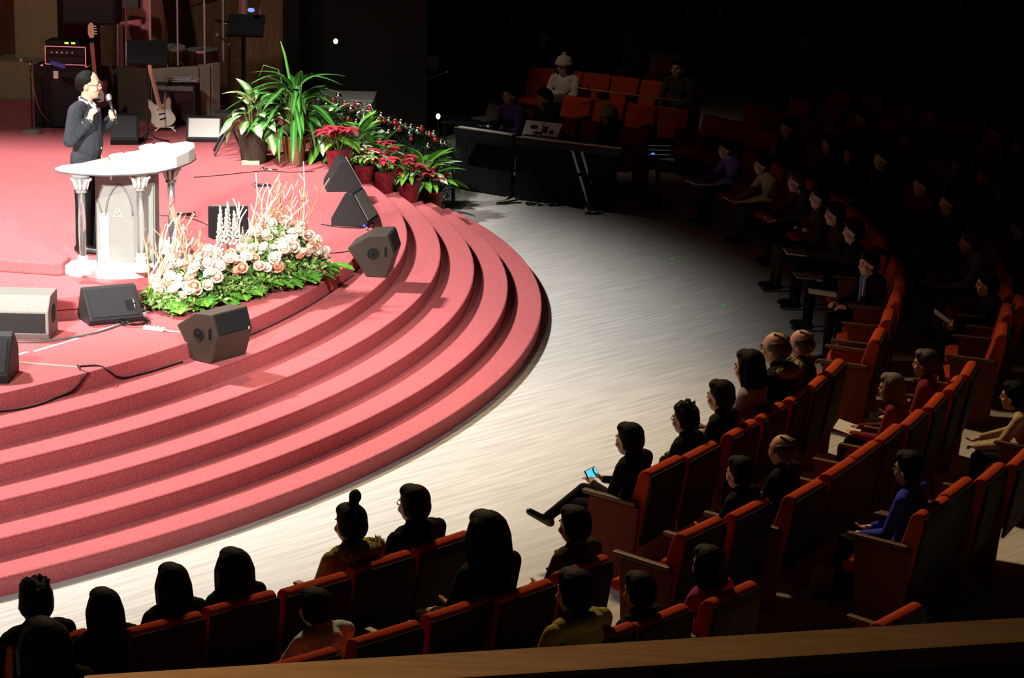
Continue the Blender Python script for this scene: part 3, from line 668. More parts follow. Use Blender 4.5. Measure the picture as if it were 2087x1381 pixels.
# desk
df = [at(u, v, ZD) for u, v in ((112, 348), (130, 353), (165, 357), (220, 359), (275, 357), (320, 353), (360, 344), (385, 334), (397, 326))]
db = [at(u, v, ZD) for u, v in ((396, 316), (380, 311), (340, 314), (300, 319), (262, 324), (215, 331), (165, 338), (125, 343))]
xs0, xs1 = df[0].x, df[-1].x
rise = lambda p: ZD-ZU+.028+.115*max(0, (p[0]+px-xs0)/(xs1-xs0)-.15)
pd = [(p.x-px, p.y-py) for p in df+db]
desk = MB().prism(pd, ZD-ZU+.012, rise).build('desk', M_white, pt, bevel=.006)
pd2 = [(x*1.0+(x-.05)*.02, y+(y)*.04) for x, y in pd]
MB().prism(pd2, ZD-ZU, ZD-ZU+.012).build('desk_plate', M_clear, pt)
def deskz(x): return ZU+rise((x-px, 0))
def book(name, u, v, w, d, th, rz, label, open_=True):
    p = at(u, v, ZD+.09); z = deskz(p.x)+.002; sl = .115/(xs1-xs0)
    t = thing(name, label, 'book', (p.x, p.y, z)); t.rotation_euler = (0, -math.atan(sl), rz)
    for s_ in (-1, 1):
        prof = [(0, 0), (w/2, 0), (w/2, th*.5), (w*.3, th*.95), (w*.08, th), (0, th*.6)]
        MB().side([(x, z_) for x, z_ in prof], -d/2, d/2, Matrix.Rotation(-PI/2, 4, 'Z') @ Matrix.Diagonal((1, s_, 1, 1))).build('pages', M_paper, t)
    MB().box((0, 0, -.001), (w*1.03, d*1.04, .003)).build('cover', C_black, t)
book('open_book', 256, 316, .30, .24, .03, .25, 'white open book at the low side of the pulpit desk')
book('open_bible', 318, 303, .30, .22, .035, .3, 'thick open book at the raised side of the pulpit desk')

# ------------------------------------------------------------------ preacher (faces local +x)
pr_ = thing('person', 'man in a charcoal suit speaking into a microphone behind the pulpit', 'person', (-4.09, 22.10, ZS), math.radians(-6))
P = []
for s_ in (-1, 1):
    dx = .05 if s_ > 0 else -.02
    P += [('c', (0, .088*s_, .86), .100, (dx+.01, .092*s_, .48), .078, 2), ('c', (dx+.01, .092*s_, .48), .078, (dx-.01, .09*s_, .08), .062, 2),
          ('c', (dx-.045, .09*s_, .05), .045, (dx+.14, .095*s_, .04), .040, 3), ('c', (dx-.02, .09*s_, .1), .05, (dx+.0, .09*s_, .05), .05, 3)]
P += [('e', (-.005, 0, .90), (.145, .185, .17), 1), ('e', (.02, 0, 1.06), (.145, .178, .22), 1), ('e', (0, 0, 1.27), (.135, .195, .20), 1),
      ('c', (-.02, -.15, 1.40), .078, (-.02, .15, 1.40), .078, 1), ('c', (-.01, 0, 1.42), .075, (.01, 0, 1.47), .062, 1), ('c', (.01, 0, 1.44), .06, (.03, 0, 1.55), .056, 0)]
HP = Vector((.05, 0, 1.615)); headprims(P, HP, (1, 0), 0, 1.08)
# near (right) arm, loose fist before the chest
P += [('c', (-.03, -.205, 1.39), .075, (-.07, -.285, 1.12), .062, 1), ('c', (-.07, -.285, 1.12), .062, (.085, -.215, 1.295), .048, 1), ('c', (.085, -.215, 1.295), .034, (.11, -.205, 1.325), .030, 0)]
def fist(wr, d, sd, up):
    wr, d, sd, up = [Vector(x) for x in (wr, d, sd, up)]; d.normalize(); sd.normalize(); up.normalize()
    P.append(('c', tuple(wr+d*.02+sd*.016), .028, tuple(wr+d*.07+sd*.024), .024, 0)); P.append(('c', tuple(wr+d*.02-sd*.016), .028, tuple(wr+d*.07-sd*.024), .024, 0))
    for j, ln in enumerate((.036, .040, .038, .032)):
        b = wr+d*.088+sd*(.036-.024*j)
        m1 = b+(d*.45+up*.9).normalized()*ln; m2 = m1+(d*-.75+up*.6).normalized()*ln*.8; m3 = m2+(d*-.6-up*.75).normalized()*ln*.55
        P.append(('c', tuple(b), .0115, tuple(m1), .0108, 0)); P.append(('c', tuple(m1), .0108, tuple(m2), .0102, 0)); P.append(('c', tuple(m2), .0102, tuple(m3), .009, 0))
    tb = wr+d*.035+sd*.035; tm_ = tb+(d*.6+sd*.3+up*.75).normalized()*.042; te = tm_+(d*.55-sd*.6+up*.5).normalized()*.034
    P.append(('c', tuple(tb), .0155, tuple(tm_), .013, 0)); P.append(('c', tuple(tm_), .013, tuple(te), .0105, 0))
fist((.11, -.205, 1.325), (.15, .15, 1), (.2, -.95, .1), (.9, .25, -.1))
# far (left) arm, hand round the microphone
P += [('c', (-.02, .205, 1.39), .075, (.04, .26, 1.12), .062, 1), ('c', (.04, .26, 1.12), .062, (.215, .14, 1.275), .048, 1), ('c', (.215, .14, 1.275), .034, (.235, .115, 1.30), .031, 0)]
fist((.235, .115, 1.30), (.45, -.75, .4), (-.1, .3, .95), (-.8, -.6, .1))
body = put('body', fuse('body', P, .0085, [M_skin, C_navy, C_black, M_shoe], 4), pr_)
hp = []
for e in (((-.048, 0, .012), (.080, .098, .098)), ((-.012, 0, .064), (.086, .090, .062))): hp.append(('e', e[0], e[1], 0))
for s_ in (-1, 1): hp += [('e', (-.02, .088*s_, .03), (.05, .022, .05), 0), ('e', (.02, .08*s_, .045), (.035, .02, .03), 0)]
put('hair', fuse('hair', hp, .008, [M_hair], 3), pr_, HP+Vector((-.012, 0, .012)))
mb = MB()
for s_ in (-1, 1):
    cc = HP+Vector((.105, .036*s_, .008)); mb.tube([cc+Vector((0, .028*math.cos(t), .02*math.sin(t))) for t in np.linspace(0, 2*PI, 13)], .0025, 5)
    mb.tube([cc+Vector((0, .028*s_, .006)), HP+Vector((.05, .094*s_, .01)), HP+Vector((-.01, .098*s_, .005))], .0025, 5)
mb.build('glasses', M_chrome, pr_)
for s_ in (-1, 1):
    put('eye', EYE, pr_, HP+Vector((.092, .035*s_, .006)), -PI/2); put('eyebrow', BROW, pr_, HP+Vector((.096, .036*s_, .034)), -PI/2)
# shirt, tie, lapels
MB().tube([(-.03, -.066, 1.475), (.03, -.07, 1.455), (.085, -.03, 1.415), (.095, 0, 1.40), (.085, .03, 1.415), (.03, .07, 1.455), (-.03, .066, 1.475), (-.045, 0, 1.485)], .018, 8).build('collar', C_white, pr_, True)
MB().add([(.075, -.06, 1.44), (.075, .06, 1.44), (.148, 0, 1.16), (.11, 0, 1.40)], [(0, 3, 2), (3, 1, 2), (0, 1, 3), (0, 2, 1)]).build('shirt_front', C_white, pr_)
MB().side([(-.012, 1.40), (.012, 1.40), (.02, 1.22), (0, 1.17), (-.02, 1.22)], .118, .15).build('tie', mat('dark_tie', (.03, .02, .05), .5), pr_)
for s_ in (-1, 1):
    MB().add([(.06, .075*s_, 1.455), (.10, .09*s_, 1.36), (.135, .08*s_, 1.32), (.157, .008*s_, 1.13), (.128, .035*s_, 1.33), (.05, .085*s_, 1.44), (.09, .095*s_, 1.35), (.125, .086*s_, 1.31), (.147, .004*s_, 1.12)],
             [(0, 1, 2, 3, 4), (5, 8, 7, 6), (0, 5, 6, 1), (1, 6, 7, 2), (2, 7, 8, 3)]).build('lapel', C_navy, pr_)
for z_ in (1.02, .93): MB().ell((.158, -.02, z_), (.006, .011, .011), 8, 6).build('jacket_button', M_gold, pr_, True)
for j in range(3): MB().ell((-.0+.022*j, -.282+.012*j, 1.165+.028*j), (.008, .006, .008), 8, 6).build('cuff_button', M_gold, pr_, True)
MB().tube([(.06, -.225, 1.268), (.10, -.207, 1.313)], [.050, .041], 14).build('shirt_cuff', C_white, pr_, True)
# microphone in his hand
mic = thing('microphone', 'silver-headed microphone held by the man in the suit', 'microphone', (-4.09, 22.10, ZS), math.radians(-6))
MB().tube([(.292, .045, 1.24), (.235, .022, 1.47)], [.012, .019], 12).build('handle', M_blackm, mic, True)
MB().ell((.228, .018, 1.50), (.030, .030, .034), 14, 10).build('head', mat('mic_mesh', (.62, .62, .64), .35, metal=.8, var=.2, scale=300), mic, True)
MB().tube([(.235, .022, 1.468), (.234, .022, 1.478)], .031, 14).build('ring', M_chrome, mic)

# ------------------------------------------------------------------ stage monitors
W_STD = [(-.22, 0), (.20, 0), (.22, .07), (.02, .36), (-.06, .38), (-.22, .22)]     # sloped grille towards +y
W_TRI = [(-.21, 0), (.19, 0), (.21, .05), (.03, .37), (-.05, .37), (-.21, .08)]
W_EDGE = [(-.2, 0), (0, 0), (.08, .25), (.017, .445), (-.18, .43), (-.40, .29)]       # balanced on its edge
def monitor(label, loc, rz, prof, w, m, grille_edge=None, gm=None, sideport=None, handle=False, pair=True):
    """wedge loudspeaker: profile in (y,z), width along local x from 0 to w"""
    t = thing('stage_monitor', label, 'speaker', loc, rz)
    cab = MB().side(prof, 0, w).build('cabinet', m, t, bevel=.012)
    if grille_edge is not None:
        i, j = grille_edge; a_, b_ = Vector((0,)+tuple(prof[i])), Vector((0,)+tuple(prof[j])); d = b_-a_; nrm = Vector((0, d.z, -d.y)).normalized()
        c_ = Vector((0, sum(p[0] for p in prof)/len(prof), sum(p[1] for p in prof)/len(prof)))
        if nrm.dot((a_+b_)/2-c_) < 0: nrm = -nrm
        q = [a_+d*.07, a_+d*.93]
        vs = []
        for k_ in (.002, .012):
            vs += [q[0]+nrm*k_+Vector((.03, 0, 0)), q[0]+nrm*k_+Vector((w-.03, 0, 0)), q[1]+nrm*k_+Vector((w-.03, 0, 0)), q[1]+nrm*k_+Vector((.03, 0, 0))]
        gr = MB().add(vs, [(0, 1, 2, 3), (7, 6, 5, 4), (0, 4, 5, 1), (1, 5, 6, 2), (2, 6, 7, 3), (3, 7, 4, 0)]).build('grille', gm or M_grille, t)
        if handle:
            c3_ = q[0]+d*.55+nrm*.013+Vector((w*.78, 0, 0)); ax = d.normalized()
            MB().add([c3_+Vector((sx*.035, 0, 0))+ax*sz*.05+nrm*kk for kk in (0, .006) for sx, sz in ((-1, -1), (1, -1), (1, 1), (-1, 1))], [(0, 1, 2, 3), (7, 6, 5, 4), (0, 4, 5, 1), (1, 5, 6, 2), (2, 6, 7, 3), (3, 7, 4, 0)]).build('handle_recess', M_black, gr)
            MB().tube([c3_+Vector((.042, 0, 0))-ax*.05+nrm*.01, c3_+Vector((.042, 0, 0))+ax*.05+nrm*.01], .009, 6).build('handle', M_chrome, gr, True)
    if sideport:
        py_, pz_, sy_, sz_ = sideport
        Mx = Matrix.Translation((-.004, py_, pz_)) @ Matrix.Rotation(-PI/2, 4, 'Y')
        MB().lathe([(.0, 0), (.062, 0), (.062, .006), (.054, .010), (.048, -.004), (0, -.004)], 20, Mx).build('port', M_grille, t)
        MB().lathe([(.0, .003), (.018, .006), (.015, .012), (0, .014)], 12, Mx).build('port_cap', M_black, t)
        MB().box((-.004, sy_, sz_), (.012, .026, .10)).build('side_slot', M_black, t, bevel=.003)
        MB().lathe([(.085, 0), (.085, .004), (.075, .005)], 16, Matrix.Translation((w+.0, py_, pz_)) @ Matrix.Rotation(PI/2, 4, 'Y')).build('port', M_grille, t)
    return t
A_ = math.atan2
def wedge_dir(a, b): return math.atan2(b[1]-a[1], b[0]-a[0])
# near-stage-edge pair balanced on the upper step; local y must run towards the audience
pE = at(429, 742, 5*HS); pW = at(502, 721, 5*HS); rz = wedge_dir(pE, pW)
# local x along width, local +y to its left; outward lies to the right of the width, so mirror the profile
mir = lambda pr: [(-y, z) for y, z in reversed(pr)]
m1 = monitor('umber-sided wedge speaker on the top step below the flowers', (pE.x, pE.y, 5*HS), rz, mir(W_EDGE), .46, M_cabbrown, (2, 3), M_cab, (.13, .25, .0, .27))
MB().box((.40, -.092, .27), (.014, .006, .026), None).build('badge', M_gold, m1)
pE = at(786, 566, 5*HS); pW = at(806, 540, 5*HS); rz = wedge_dir(pE, pW)
monitor('umber-sided wedge speaker on the top step near the poinsettias', (pE.x, pE.y, 5*HS), rz, mir(W_EDGE), .46, M_cabbrown, (2, 3), M_cab, (.13, .25, .0, .27))
p = at(712, 462, ZP); monitor('black wedge speaker with pale edges, middle one along the stage edge', (p.x, p.y, ZP), math.radians(78), mir(W_TRI), .42, M_cab, (2, 3), M_cabgrey)
p = at(702, 391, ZP); monitor('black wedge speaker next to the pale poinsettia', (p.x, p.y, ZP), math.radians(100), mir(W_TRI), .40, M_cab, (2, 3), M_cabgrey)
p = at(157, 667, ZP); monitor('black wedge speaker with a handle cutout before the dais', (p.x+.02, p.y+.20, ZP), math.radians(27), mir([(-.2, .03), (-.14, 0), (.17, 0), (.22, .06), (.0, .30), (-.07, .31)]), .50, M_cab, (1, 2), M_cab, None, True)
p = at(100, 695, ZP); t = monitor('grey box speaker with a dark front panel beside the taped cables', (p.x-.62, p.y+.22, ZP), 0, mir([(-.2, 0), (.17, 0), (.22, .06), (.22, .26), (.10, .38), (-.2, .38)]), .62, M_cabgrey, (2, 3), M_grille, (.0, .2, -.1, .2))
p = at(18, 782, ZP); monitor('black speaker corner beside the grey tape strip', (p.x-.5, p.y+.2, ZP), 0, mir(W_STD), .5, M_cab, (2, 3))
p = at(425, 487, ZP); monitor('grey-backed wedge speaker half hidden by the flowers', (p.x, p.y, ZP), math.radians(8), [(-.02, 0), (.3, 0), (.3, .08), (.14, .33), (.06, .33)], .42, M_cab, (3, 4), M_cabgrey)
p = at(378, 290, ZP); monitor('wedge speaker with a pale grey grille before the electric guitar', (p.x, p.y+.14, ZP), math.radians(3), mir([(-.22, 0), (.12, 0), (.14, .05), (.0, .31), (-.08, .32), (-.22, .2)]), .46, M_cab, (2, 3), M_greyface)
p = at(222, 294, ZP); monitor('black wedge speaker on the floor behind the preacher', (p.x, p.y+.15, ZP), math.radians(8), mir(W_STD), .36, M_black, (2, 3))

# ------------------------------------------------------------------ cables, tape and small things on the stage
def cable(label, pts, r=.008, m=M_black, lift=True, group=None, smooth=3):
    P3 = [at(u, v, z)+Vector((0, 0, r)) for u, v, z in pts]
    for _ in range(smooth):
        q = [P3[0]]
        for a_, b_ in zip(P3, P3[1:]): q += [a_*.75+b_*.25, a_*.25+b_*.75]
        P3 = q+[P3[-1]]
    for p_ in P3:      # a cable hanging over the stage edge stays outside the riser
        rr_ = math.hypot(p_.x-CX, p_.y-CY)
        if ZP-HS-.01 < p_.z < ZP-.002 and R6-.4 < rr_ < R6+r+.006:
            k_ = (R6+r+.006)/rr_; p_.x = CX+(p_.x-CX)*k_; p_.y = CY+(p_.y-CY)*k_
    return tag(MB().tube(P3, r, 6).build('cable', m, None, True), label, 'cable', group)
cable('black cable looping down the stage edge by the grey box speaker', [(-20, 842, ZP-HS), (30, 838, ZP-HS), (85, 826, ZP-HS), (132, 805, ZP-HS), (152, 786, .81), (161, 766, .88), (163, 750, ZP+.004), (158, 746, ZP)])
cable('thin black cable running along the top step to the wedge speakers', [(163, 748, ZP), (205, 745, ZP), (222, 758, ZP-.02), (243, 774, ZP-HS), (300, 762, ZP-HS), (372, 739, ZP-HS)])
cable('thin cable along the foot of the stage edge below the flowers', [(505, 684, ZP-HS), (600, 637, ZP-HS), (690, 583, ZP-HS), (720, 562, ZP-HS)], .005)
cable('grey cable curving before the grey box speaker', [(0, 684, ZP), (22, 698, ZP), (70, 699, ZP), (130, 692, ZP), (200, 680, ZP), (262, 657, ZP)], .010, mat('grey_rubber', (.12, .12, .11), .6))
cable('thin cable on the stage floor between the flowers and wedge speakers', [(655, 517, ZP), (690, 516, ZP), (712, 512, ZP)], .005)
cable('thin cable on the stage behind the flowers', [(395, 362, ZP), (450, 358, ZP), (500, 352, ZP), (545, 348, ZP), (590, 352, ZP), (640, 350, ZP)], .005)
cable('thin cable trailing from the raised side of the dais', [(325, 440, ZP), (360, 441, ZP), (400, 448, ZP), (428, 462, ZP)], .005)
cable('black cables at the foot of the middle wedge speaker', [(655, 458, ZP), (690, 464, ZP), (740, 466, ZP), (764, 462, ZP), (760, 452, ZP), (748, 446, ZP)], .006)
M_tape = mat('pale_lilac_tape', (.62, .56, .74), .6); M_gtape = mat('grey_tape', (.30, .26, .23), .7)
def tape(label, p0, p1, wd, m):
    a_, b_ = at(*p0, ZP), at(*p1, ZP); d = (b_-a_).normalized(); n_ = Vector((-d.y, d.x, 0))*wd/2
    tag(MB().prism([(x.x, x.y) for x in (a_-n_, b_-n_, b_+n_, a_+n_)], ZP+.0005, ZP+.003).build('floor_tape', m), label, 'tape')
tape('lilac floor tape nearest the black speaker corner', (4, 733), (56, 717), .035, M_tape)
tape('long lilac floor tape beside the grey cable', (70, 716), (160, 689), .035, M_tape)
tape('lilac floor tape running to the coiled cable', (175, 684), (248, 659), .035, M_tape)
tape('lilac floor tape that ends under the flowers', (268, 650), (303, 634), .035, M_tape)
tape('grey floor tape across the stage edge', (8, 736), (160, 748), .05, M_gtape)
# coil, power strip
p = at(275, 661, ZP); mb = []
for j in range(26):
    t_ = j*.9; mb.append(p+Vector((.15*math.cos(t_)*(1+.25*math.sin(j*1.7)), .11*math.sin(t_)*(1+.2*math.cos(j*2.3)), .012+.012*(j % 4))))
for _ in range(2):
    q = []
    for a_, b_ in zip(mb, mb[1:]): q += [a_*.75+b_*.25, a_*.25+b_*.75]
    mb = q
tag(MB().tube(mb, .006, 5).build('cable_coil', M_black, None, True), 'tangled black cable coil beside the power strip', 'cable')
p = at(314, 673, ZP); t = thing('power_strip', 'white power strip on the stage beside the coiled cable', 'power strip', p, math.radians(-22))
MB().box((0, 0, .02), (.20, .05, .034)).build('case', M_white, t, bevel=.005)
for j in range(4): MB().lathe([(.015, .0372), (.015, .040), (.012, .040), (.011, .0375)], 10, Matrix.Translation((-.07+.045*j, 0, 0))).build('socket', M_etch, t)
MB().tube([(.10, 0, .02), (.16, -.0, .012), (.26, .03, .008)], .006, 6).build('cord', M_white, t, True)
def floor_mic(label, u, v, rz, body=M_blackm, head=M_silver):
    p = at(u, v, ZP); t = thing('microphone', label, 'microphone', p, rz)
    MB().tube([(0, 0, .02), (.16, 0, .024)], [.012, .018], 10).build('handle', body, t, True)
    MB().ell((.185, 0, .027), (.032, .027, .027), 12, 8).build('head', head, t, True)
floor_mic('black microphone lying behind the pulpit column', 360, 440, .0)
floor_mic('silver microphone lying before the potted plants', 565, 350, PI-.1, M_chrome)
floor_mic('microphone lying between the dais and the wedge speakers', 552, 381, PI+.1)
p = at(178, 660, ZP); pg = thing('cable_plug', 'blue and white plug under the black wedge speaker', 'plug', p, .3)
MB().tube([(0, 0, .09), (.0, -.02, .02)], .012, 8).build('boot', mat('blue_plastic', (.10, .10, .75), .4), pg, True); MB().tube([(0, -.02, .02), (.01, -.05, .014)], .014, 8).build('shell', M_chrome, pg, True)
for u, v, lb in ((742, 470, 'blue and white plugs behind the umber-sided speaker near the poinsettias'), (736, 392, 'pale plug beside the wedge speaker next to the pale poinsettia')):
    p = at(u, v, ZP); pg = thing('cable_plug', lb, 'plug', p, 1.2)
    MB().tube([(0, 0, .06), (.04, 0, .03)], .013, 8).build('boot', MATS['blue_plastic'], pg, True); MB().tube([(.04, 0, .03), (.07, 0, .016)], .015, 8).build('shell', M_white, pg, True)

# ------------------------------------------------------------------ leaves and plants
def leafmesh(name, L, W, m, droop=.25, fold=.15, shape='oval', n=7):
    vs = []; 
    for i in range(n+1):
        t = i/n
        if shape == 'oval': wd = W*math.sin(PI*min(1, t*.96+.04))**.8*(1-.25*t)
        elif shape == 'blade': wd = W*(math.sin(PI*(t*.95+.05))**.7)
        elif shape == 'star': wd = W*math.sin(PI*t**.7)*(1+.25*(1 if i % 2 else -1)*(0 < i < n))
        else: wd = W*math.sin(PI*(t*.92+.08))**.5*(1+.28*(1 if i % 2 else -1)*(0 < i < n))
        z = -droop*L*t*t; y = L*(t-.25*droop*t*t)
        vs += [(-wd, y, z+fold*wd), (0, y, z), (wd, y, z+fold*wd)]
    fs = []
    for i in range(n):
        b = i*3; fs += [(b, b+1, b+4, b+3), (b+1, b+2, b+5, b+4)]
    me = bpy.data.meshes.new(name); me.from_pydata(vs, [], fs); me.materials.append(m); me.polygons.foreach_set('use_smooth', [True]*len(fs)); return me
G_dief = leaf_mat('dieffenbachia_leaf', (.60, .74, .42), (.07, .26, .05), .040)
G_lily = leaf_mat('dark_glossy_leaf', (.09, .28, .05), (.030, .13, .022), .012, .25)
G_bright = leaf_mat('bright_leaf', (.24, .50, .06), (.10, .32, .04), .02, .4)
G_pale = leaf_mat('pale_variegated_leaf', (.70, .80, .62), (.13, .38, .08), .03, .3)
G_fol = mat('foliage_green', (.13, .30, .04), .6, var=.5, scale=9)
G_folp = mat('foliage_pale', (.46, .56, .24), .6, var=.4, scale=9)
G_fir = mat('fir_green', (.02, .055, .016), .8, var=.5, scale=15)
M_stem = mat('stem_green', (.10, .20, .04), .6)
M_bract = mat('red_bract', (.50, .035, .06), .6, var=.35, scale=12); M_bractw = mat('cream_bract', (.85, .82, .50), .6, var=.15, scale=12)
M_potbrown = mat('brown_pot', (.20, .11, .045), .6, var=.3, scale=10, bump=.2); M_potdark = mat('dark_basket', (.035, .024, .014), .9, var=.4, scale=30, bump=.5); M_foil = mat('red_foil', (.17, .012, .018), .35, metal=.3, var=.4, scale=14, bump=.6)
M_soil = mat('soil', (.02, .012, .008), 1)
LF = {'dief': leafmesh('leaf', .30, .072, G_dief, .35, .2), 'dief2': leafmesh('leaf', .26, .07, G_dief, .8, .2), 'blade': leafmesh('leaf', .46, .036, G_lily, .95, .3, 'blade'), 'blade2': leafmesh('leaf', .34, .045, G_lily, .35, .3, 'blade'),
      'bright': leafmesh('leaf', .34, .062, G_bright, .3, .2), 'pale': leafmesh('leaf', .30, .06, G_pale, .45, .15), 'lobe': leafmesh('leaf', .20, .075, G_bright, .35, .1, 'lobe', 11), 'pl': leafmesh('leaf', .13, .03, G_bright, .5, .2),
      'bract': leafmesh('bract', .115, .032, M_bract, .35, .15, 'star', 8), 'bractw': leafmesh('bract', .10, .03, M_bractw, .3, .15, 'star', 8)}
def pot(t, r0, r1, h, m, rim=True):
    prof = [(r0, 0), (r1, h)] + ([(r1+.012, h), (r1+.012, h+.035), (r1-.012, h+.035)] if rim else [(r1-.012, h)])+[(r1-.02, h-.02), (0, h-.02)]
    p_ = MB().lathe(prof, 22).build('pot', m, t, False); MB().lathe([(0, h-.019), (r1-.022, h-.018), (r1-.022, h-.012), (0, h-.008)], 16).build('soil', M_soil, t)
    return h
def spray(t, kinds, n, z0, z1, reach, el0, el1, stemr=.006, sc=(.8, 1.15), az=None, name='leaf', stems=True, r0=.04):
    for j in range(n):
        a = RND.uniform(0, 2*PI) if az is None else RND.uniform(*az); f = (j+.5)/n; el = el0+(el1-el0)*f+RND.uniform(-.15, .15)
        rr = reach*(1-f*.75)*RND.uniform(.7, 1.1); z = z0+(z1-z0)*f*RND.uniform(.85, 1.1)
        b = Vector((rr*math.cos(a), rr*math.sin(a), z)); d = Vector((math.cos(a)*math.cos(el), math.sin(a)*math.cos(el), math.sin(el)))
        if stems:
            q0 = Vector((r0*math.cos(a), r0*math.sin(a), z0*.55)); MB().tube([q0, q0.lerp(b, .5)+Vector((0, 0, .06)), b], [stemr, stemr*.8, stemr*.6], 5).build('stem', M_stem, t, True)
        put(name, LF[kinds[j % len(kinds)]], t, M=frame(b, d, roll=RND.uniform(-.3, .3), sc=RND.uniform(*sc)))
p = at(517, 331, ZP); t = thing('potted_dieffenbachia', 'variegated broad-leaved plant in a dark woven basket pot', 'potted plant', p)
pot(t, .155, .20, .40, M_potdark, False); MB().box((-.02, -.155, .025), (.22, .03, .05)).build('pot_saucer', mat('stone_block', (.55, .46, .30), .8), t)
spray(t, ['dief', 'dief2', 'dief'], 46, .45, .80, .30, -.6, 1.1, sc=(.8, 1.2))
p = at(600, 329, ZP); t = thing('potted_peace_lily', 'tall arching dark-leaved plant in a brown tapered pot', 'potted plant', p)
pot(t, .12, .155, .30, M_potbrown)
spray(t, ['blade', 'blade2', 'blade'], 96, .48, .98, .34, -.05, 1.0, sc=(.8, 1.25))
MB().tube([(-.02, 0, .5), (-.05, 0, 1.0), (-.12, 0, 1.35), (-.17, 0, 1.5)], [.012, .02, .018, .004], 6).build('new_shoot', M_bractw if False else G_bright, t, True)
MB().tube([(-.02, 0, .5), (-.2, 0, 1.15), (-.38, 0, 1.2), (-.44, 0, 1.05)], [.006, .006, .006, .004], 6).build('arching_stem', M_stem, t, True)
# broad plants behind the poinsettias
for u, v, z, ks, n, lb in ((655, 318, ZP, ['pale', 'bright', 'dief'], 20, 'broad pale-leaved plant behind the large poinsettia'), (735, 345, ZP-HS, ['bright', 'pale', 'bright'], 22, 'bright broad-leaved plant behind the cream poinsettia'),
                    (790, 372, ZP-2*HS, ['pale', 'dief', 'bright'], 18, 'silvery green plant between two poinsettias'), (860, 400, ZP-4*HS, ['bright', 'pale', 'bright'], 24, 'bushy bright green plant at the low end of the garland')):
    p = at(u, v, z); rr_ = math.hypot(p.x-CX, p.y-CY); q = pol(rr_, 25.9, 0); zz = 0 if True else z
    t = thing('potted_foliage_plant', lb, 'potted plant', (q.x, q.y, 0)); hh = z+.10
    pot(t, .11, .14, hh-.035, M_potdark); spray(t, ks, n*2, hh+.08, hh+.34, .24, -.3, 1.05, sc=(.95, 1.45))
# poinsettias stepping down beside the stairs
def poinsettia(u, v, z, s, lb, m='bract', dz=.3):
    p = at(u, v, z); t = thing('poinsettia', lb, 'poinsettia', (p.x, p.y, z)); pot(t, .085*s, .125*s, .22*s, M_foil, False)
    for k_ in range(7):
        a0 = RND.uniform(0, 6.28); hd = Vector((.14*s*math.cos(k_*.9)*(k_ > 0), .14*s*math.sin(k_*.9)*(k_ > 0), (.46-.07*(k_ > 0)+RND.uniform(-.07, .05))*s))
        MB().tube([(0, 0, .18*s), tuple(hd)], .006, 5).build('stem', M_stem, t)
        for j in range(8):
            a = a0+2*PI*j/8+RND.uniform(-.15, .15); el = RND.uniform(.0, .45)
            put('bract', LF[m], t, M=frame(hd, (math.cos(a)*math.cos(el), math.sin(a)*math.cos(el), math.sin(el)), sc=s*RND.uniform(.85, 1.2)))
    for j in range(14):
        a = RND.uniform(0, 6.28); put('leaf', LF['pl'], t, M=frame((.07*s*math.cos(a), .07*s*math.sin(a), RND.uniform(.26, .38)*s), (math.cos(a), math.sin(a), .0), sc=s*RND.uniform(.9, 1.4)))
poinsettia(690, 352, ZP, 1.35, 'large pinkish red poinsettia beside the brown pot plant')
poinsettia(742, 372, ZP-HS, 1.0, 'cream poinsettia among the red ones', 'bractw')
poinsettia(782, 392, ZP-2*HS, 1.25, 'red poinsettia next to the cream one')
poinsettia(834, 411, ZP-3*HS, 1.2, 'red poinsettia, second from the floor along the steps')
poinsettia(880, 429, ZP-5*HS, 1.2, 'red poinsettia at the foot of the steps')

# garland hedge with ornaments
ga, gb = at_y(652, 205, 30.35), at_y(925, 315, 30.9)
gpath = [ga.lerp(gb, f)+Vector((0, 0, -.06*math.sin(PI*f))) for f in np.linspace(0, 1, 26)]
gar = thing('fir_garland', 'dark fir garland sloping down beside the stage steps', 'garland', (gpath[13].x, gpath[13].y, 0))
gl = lambda v_: v_-Vector((gpath[13].x, gpath[13].y, 0))
MB().tube([gl(x) for x in gpath], .03, 6).build('rail', M_black, gar)
for f in (0, 9, 18, 25): MB().tube([gl(Vector((gpath[f].x, gpath[f].y, 0))), gl(gpath[f])], .025, 8).build('post', M_black, gar)
mb = MB()
for j in range(14000):
    f = RND.random(); c_ = gpath[0].lerp(gpath[-1], f); d = Vector((RND.gauss(0, 1), RND.gauss(0, 1), RND.gauss(0, 1))).normalized()
    low = RND.random()**2*min(.7, max(.1, c_.z-.1)); b = gl(c_)+Vector((0, 0, -low))+d*RND.uniform(.02, .15); tp = b+(d+Vector((RND.uniform(-.4, .4), RND.uniform(-.4, .4), RND.uniform(-.2, .4)))).normalized()*.075
    sd = d.cross(Vector((0, 0, 1))); sd = (sd.normalized() if sd.length > .01 else Vector((1, 0, 0)))*.007
    mb.add([b-sd, b+sd, tp], [(0, 1, 2)])
o = mb.build('fir_needles', G_fir, gar); o['kind'] = 'stuff'
BALL = {}
for nm, m in (('silver', M_silver), ('red', M_redball)):
    b = MB().ell((0, 0, 0), (1, 1, 1), 14, 10).mesh('ball', m, True); c_ = MB().lathe([(.30, .9), (.30, 1.15), (.1, 1.17)], 8).mesh('cap', M_gold); BALL[nm] = (b, c_)
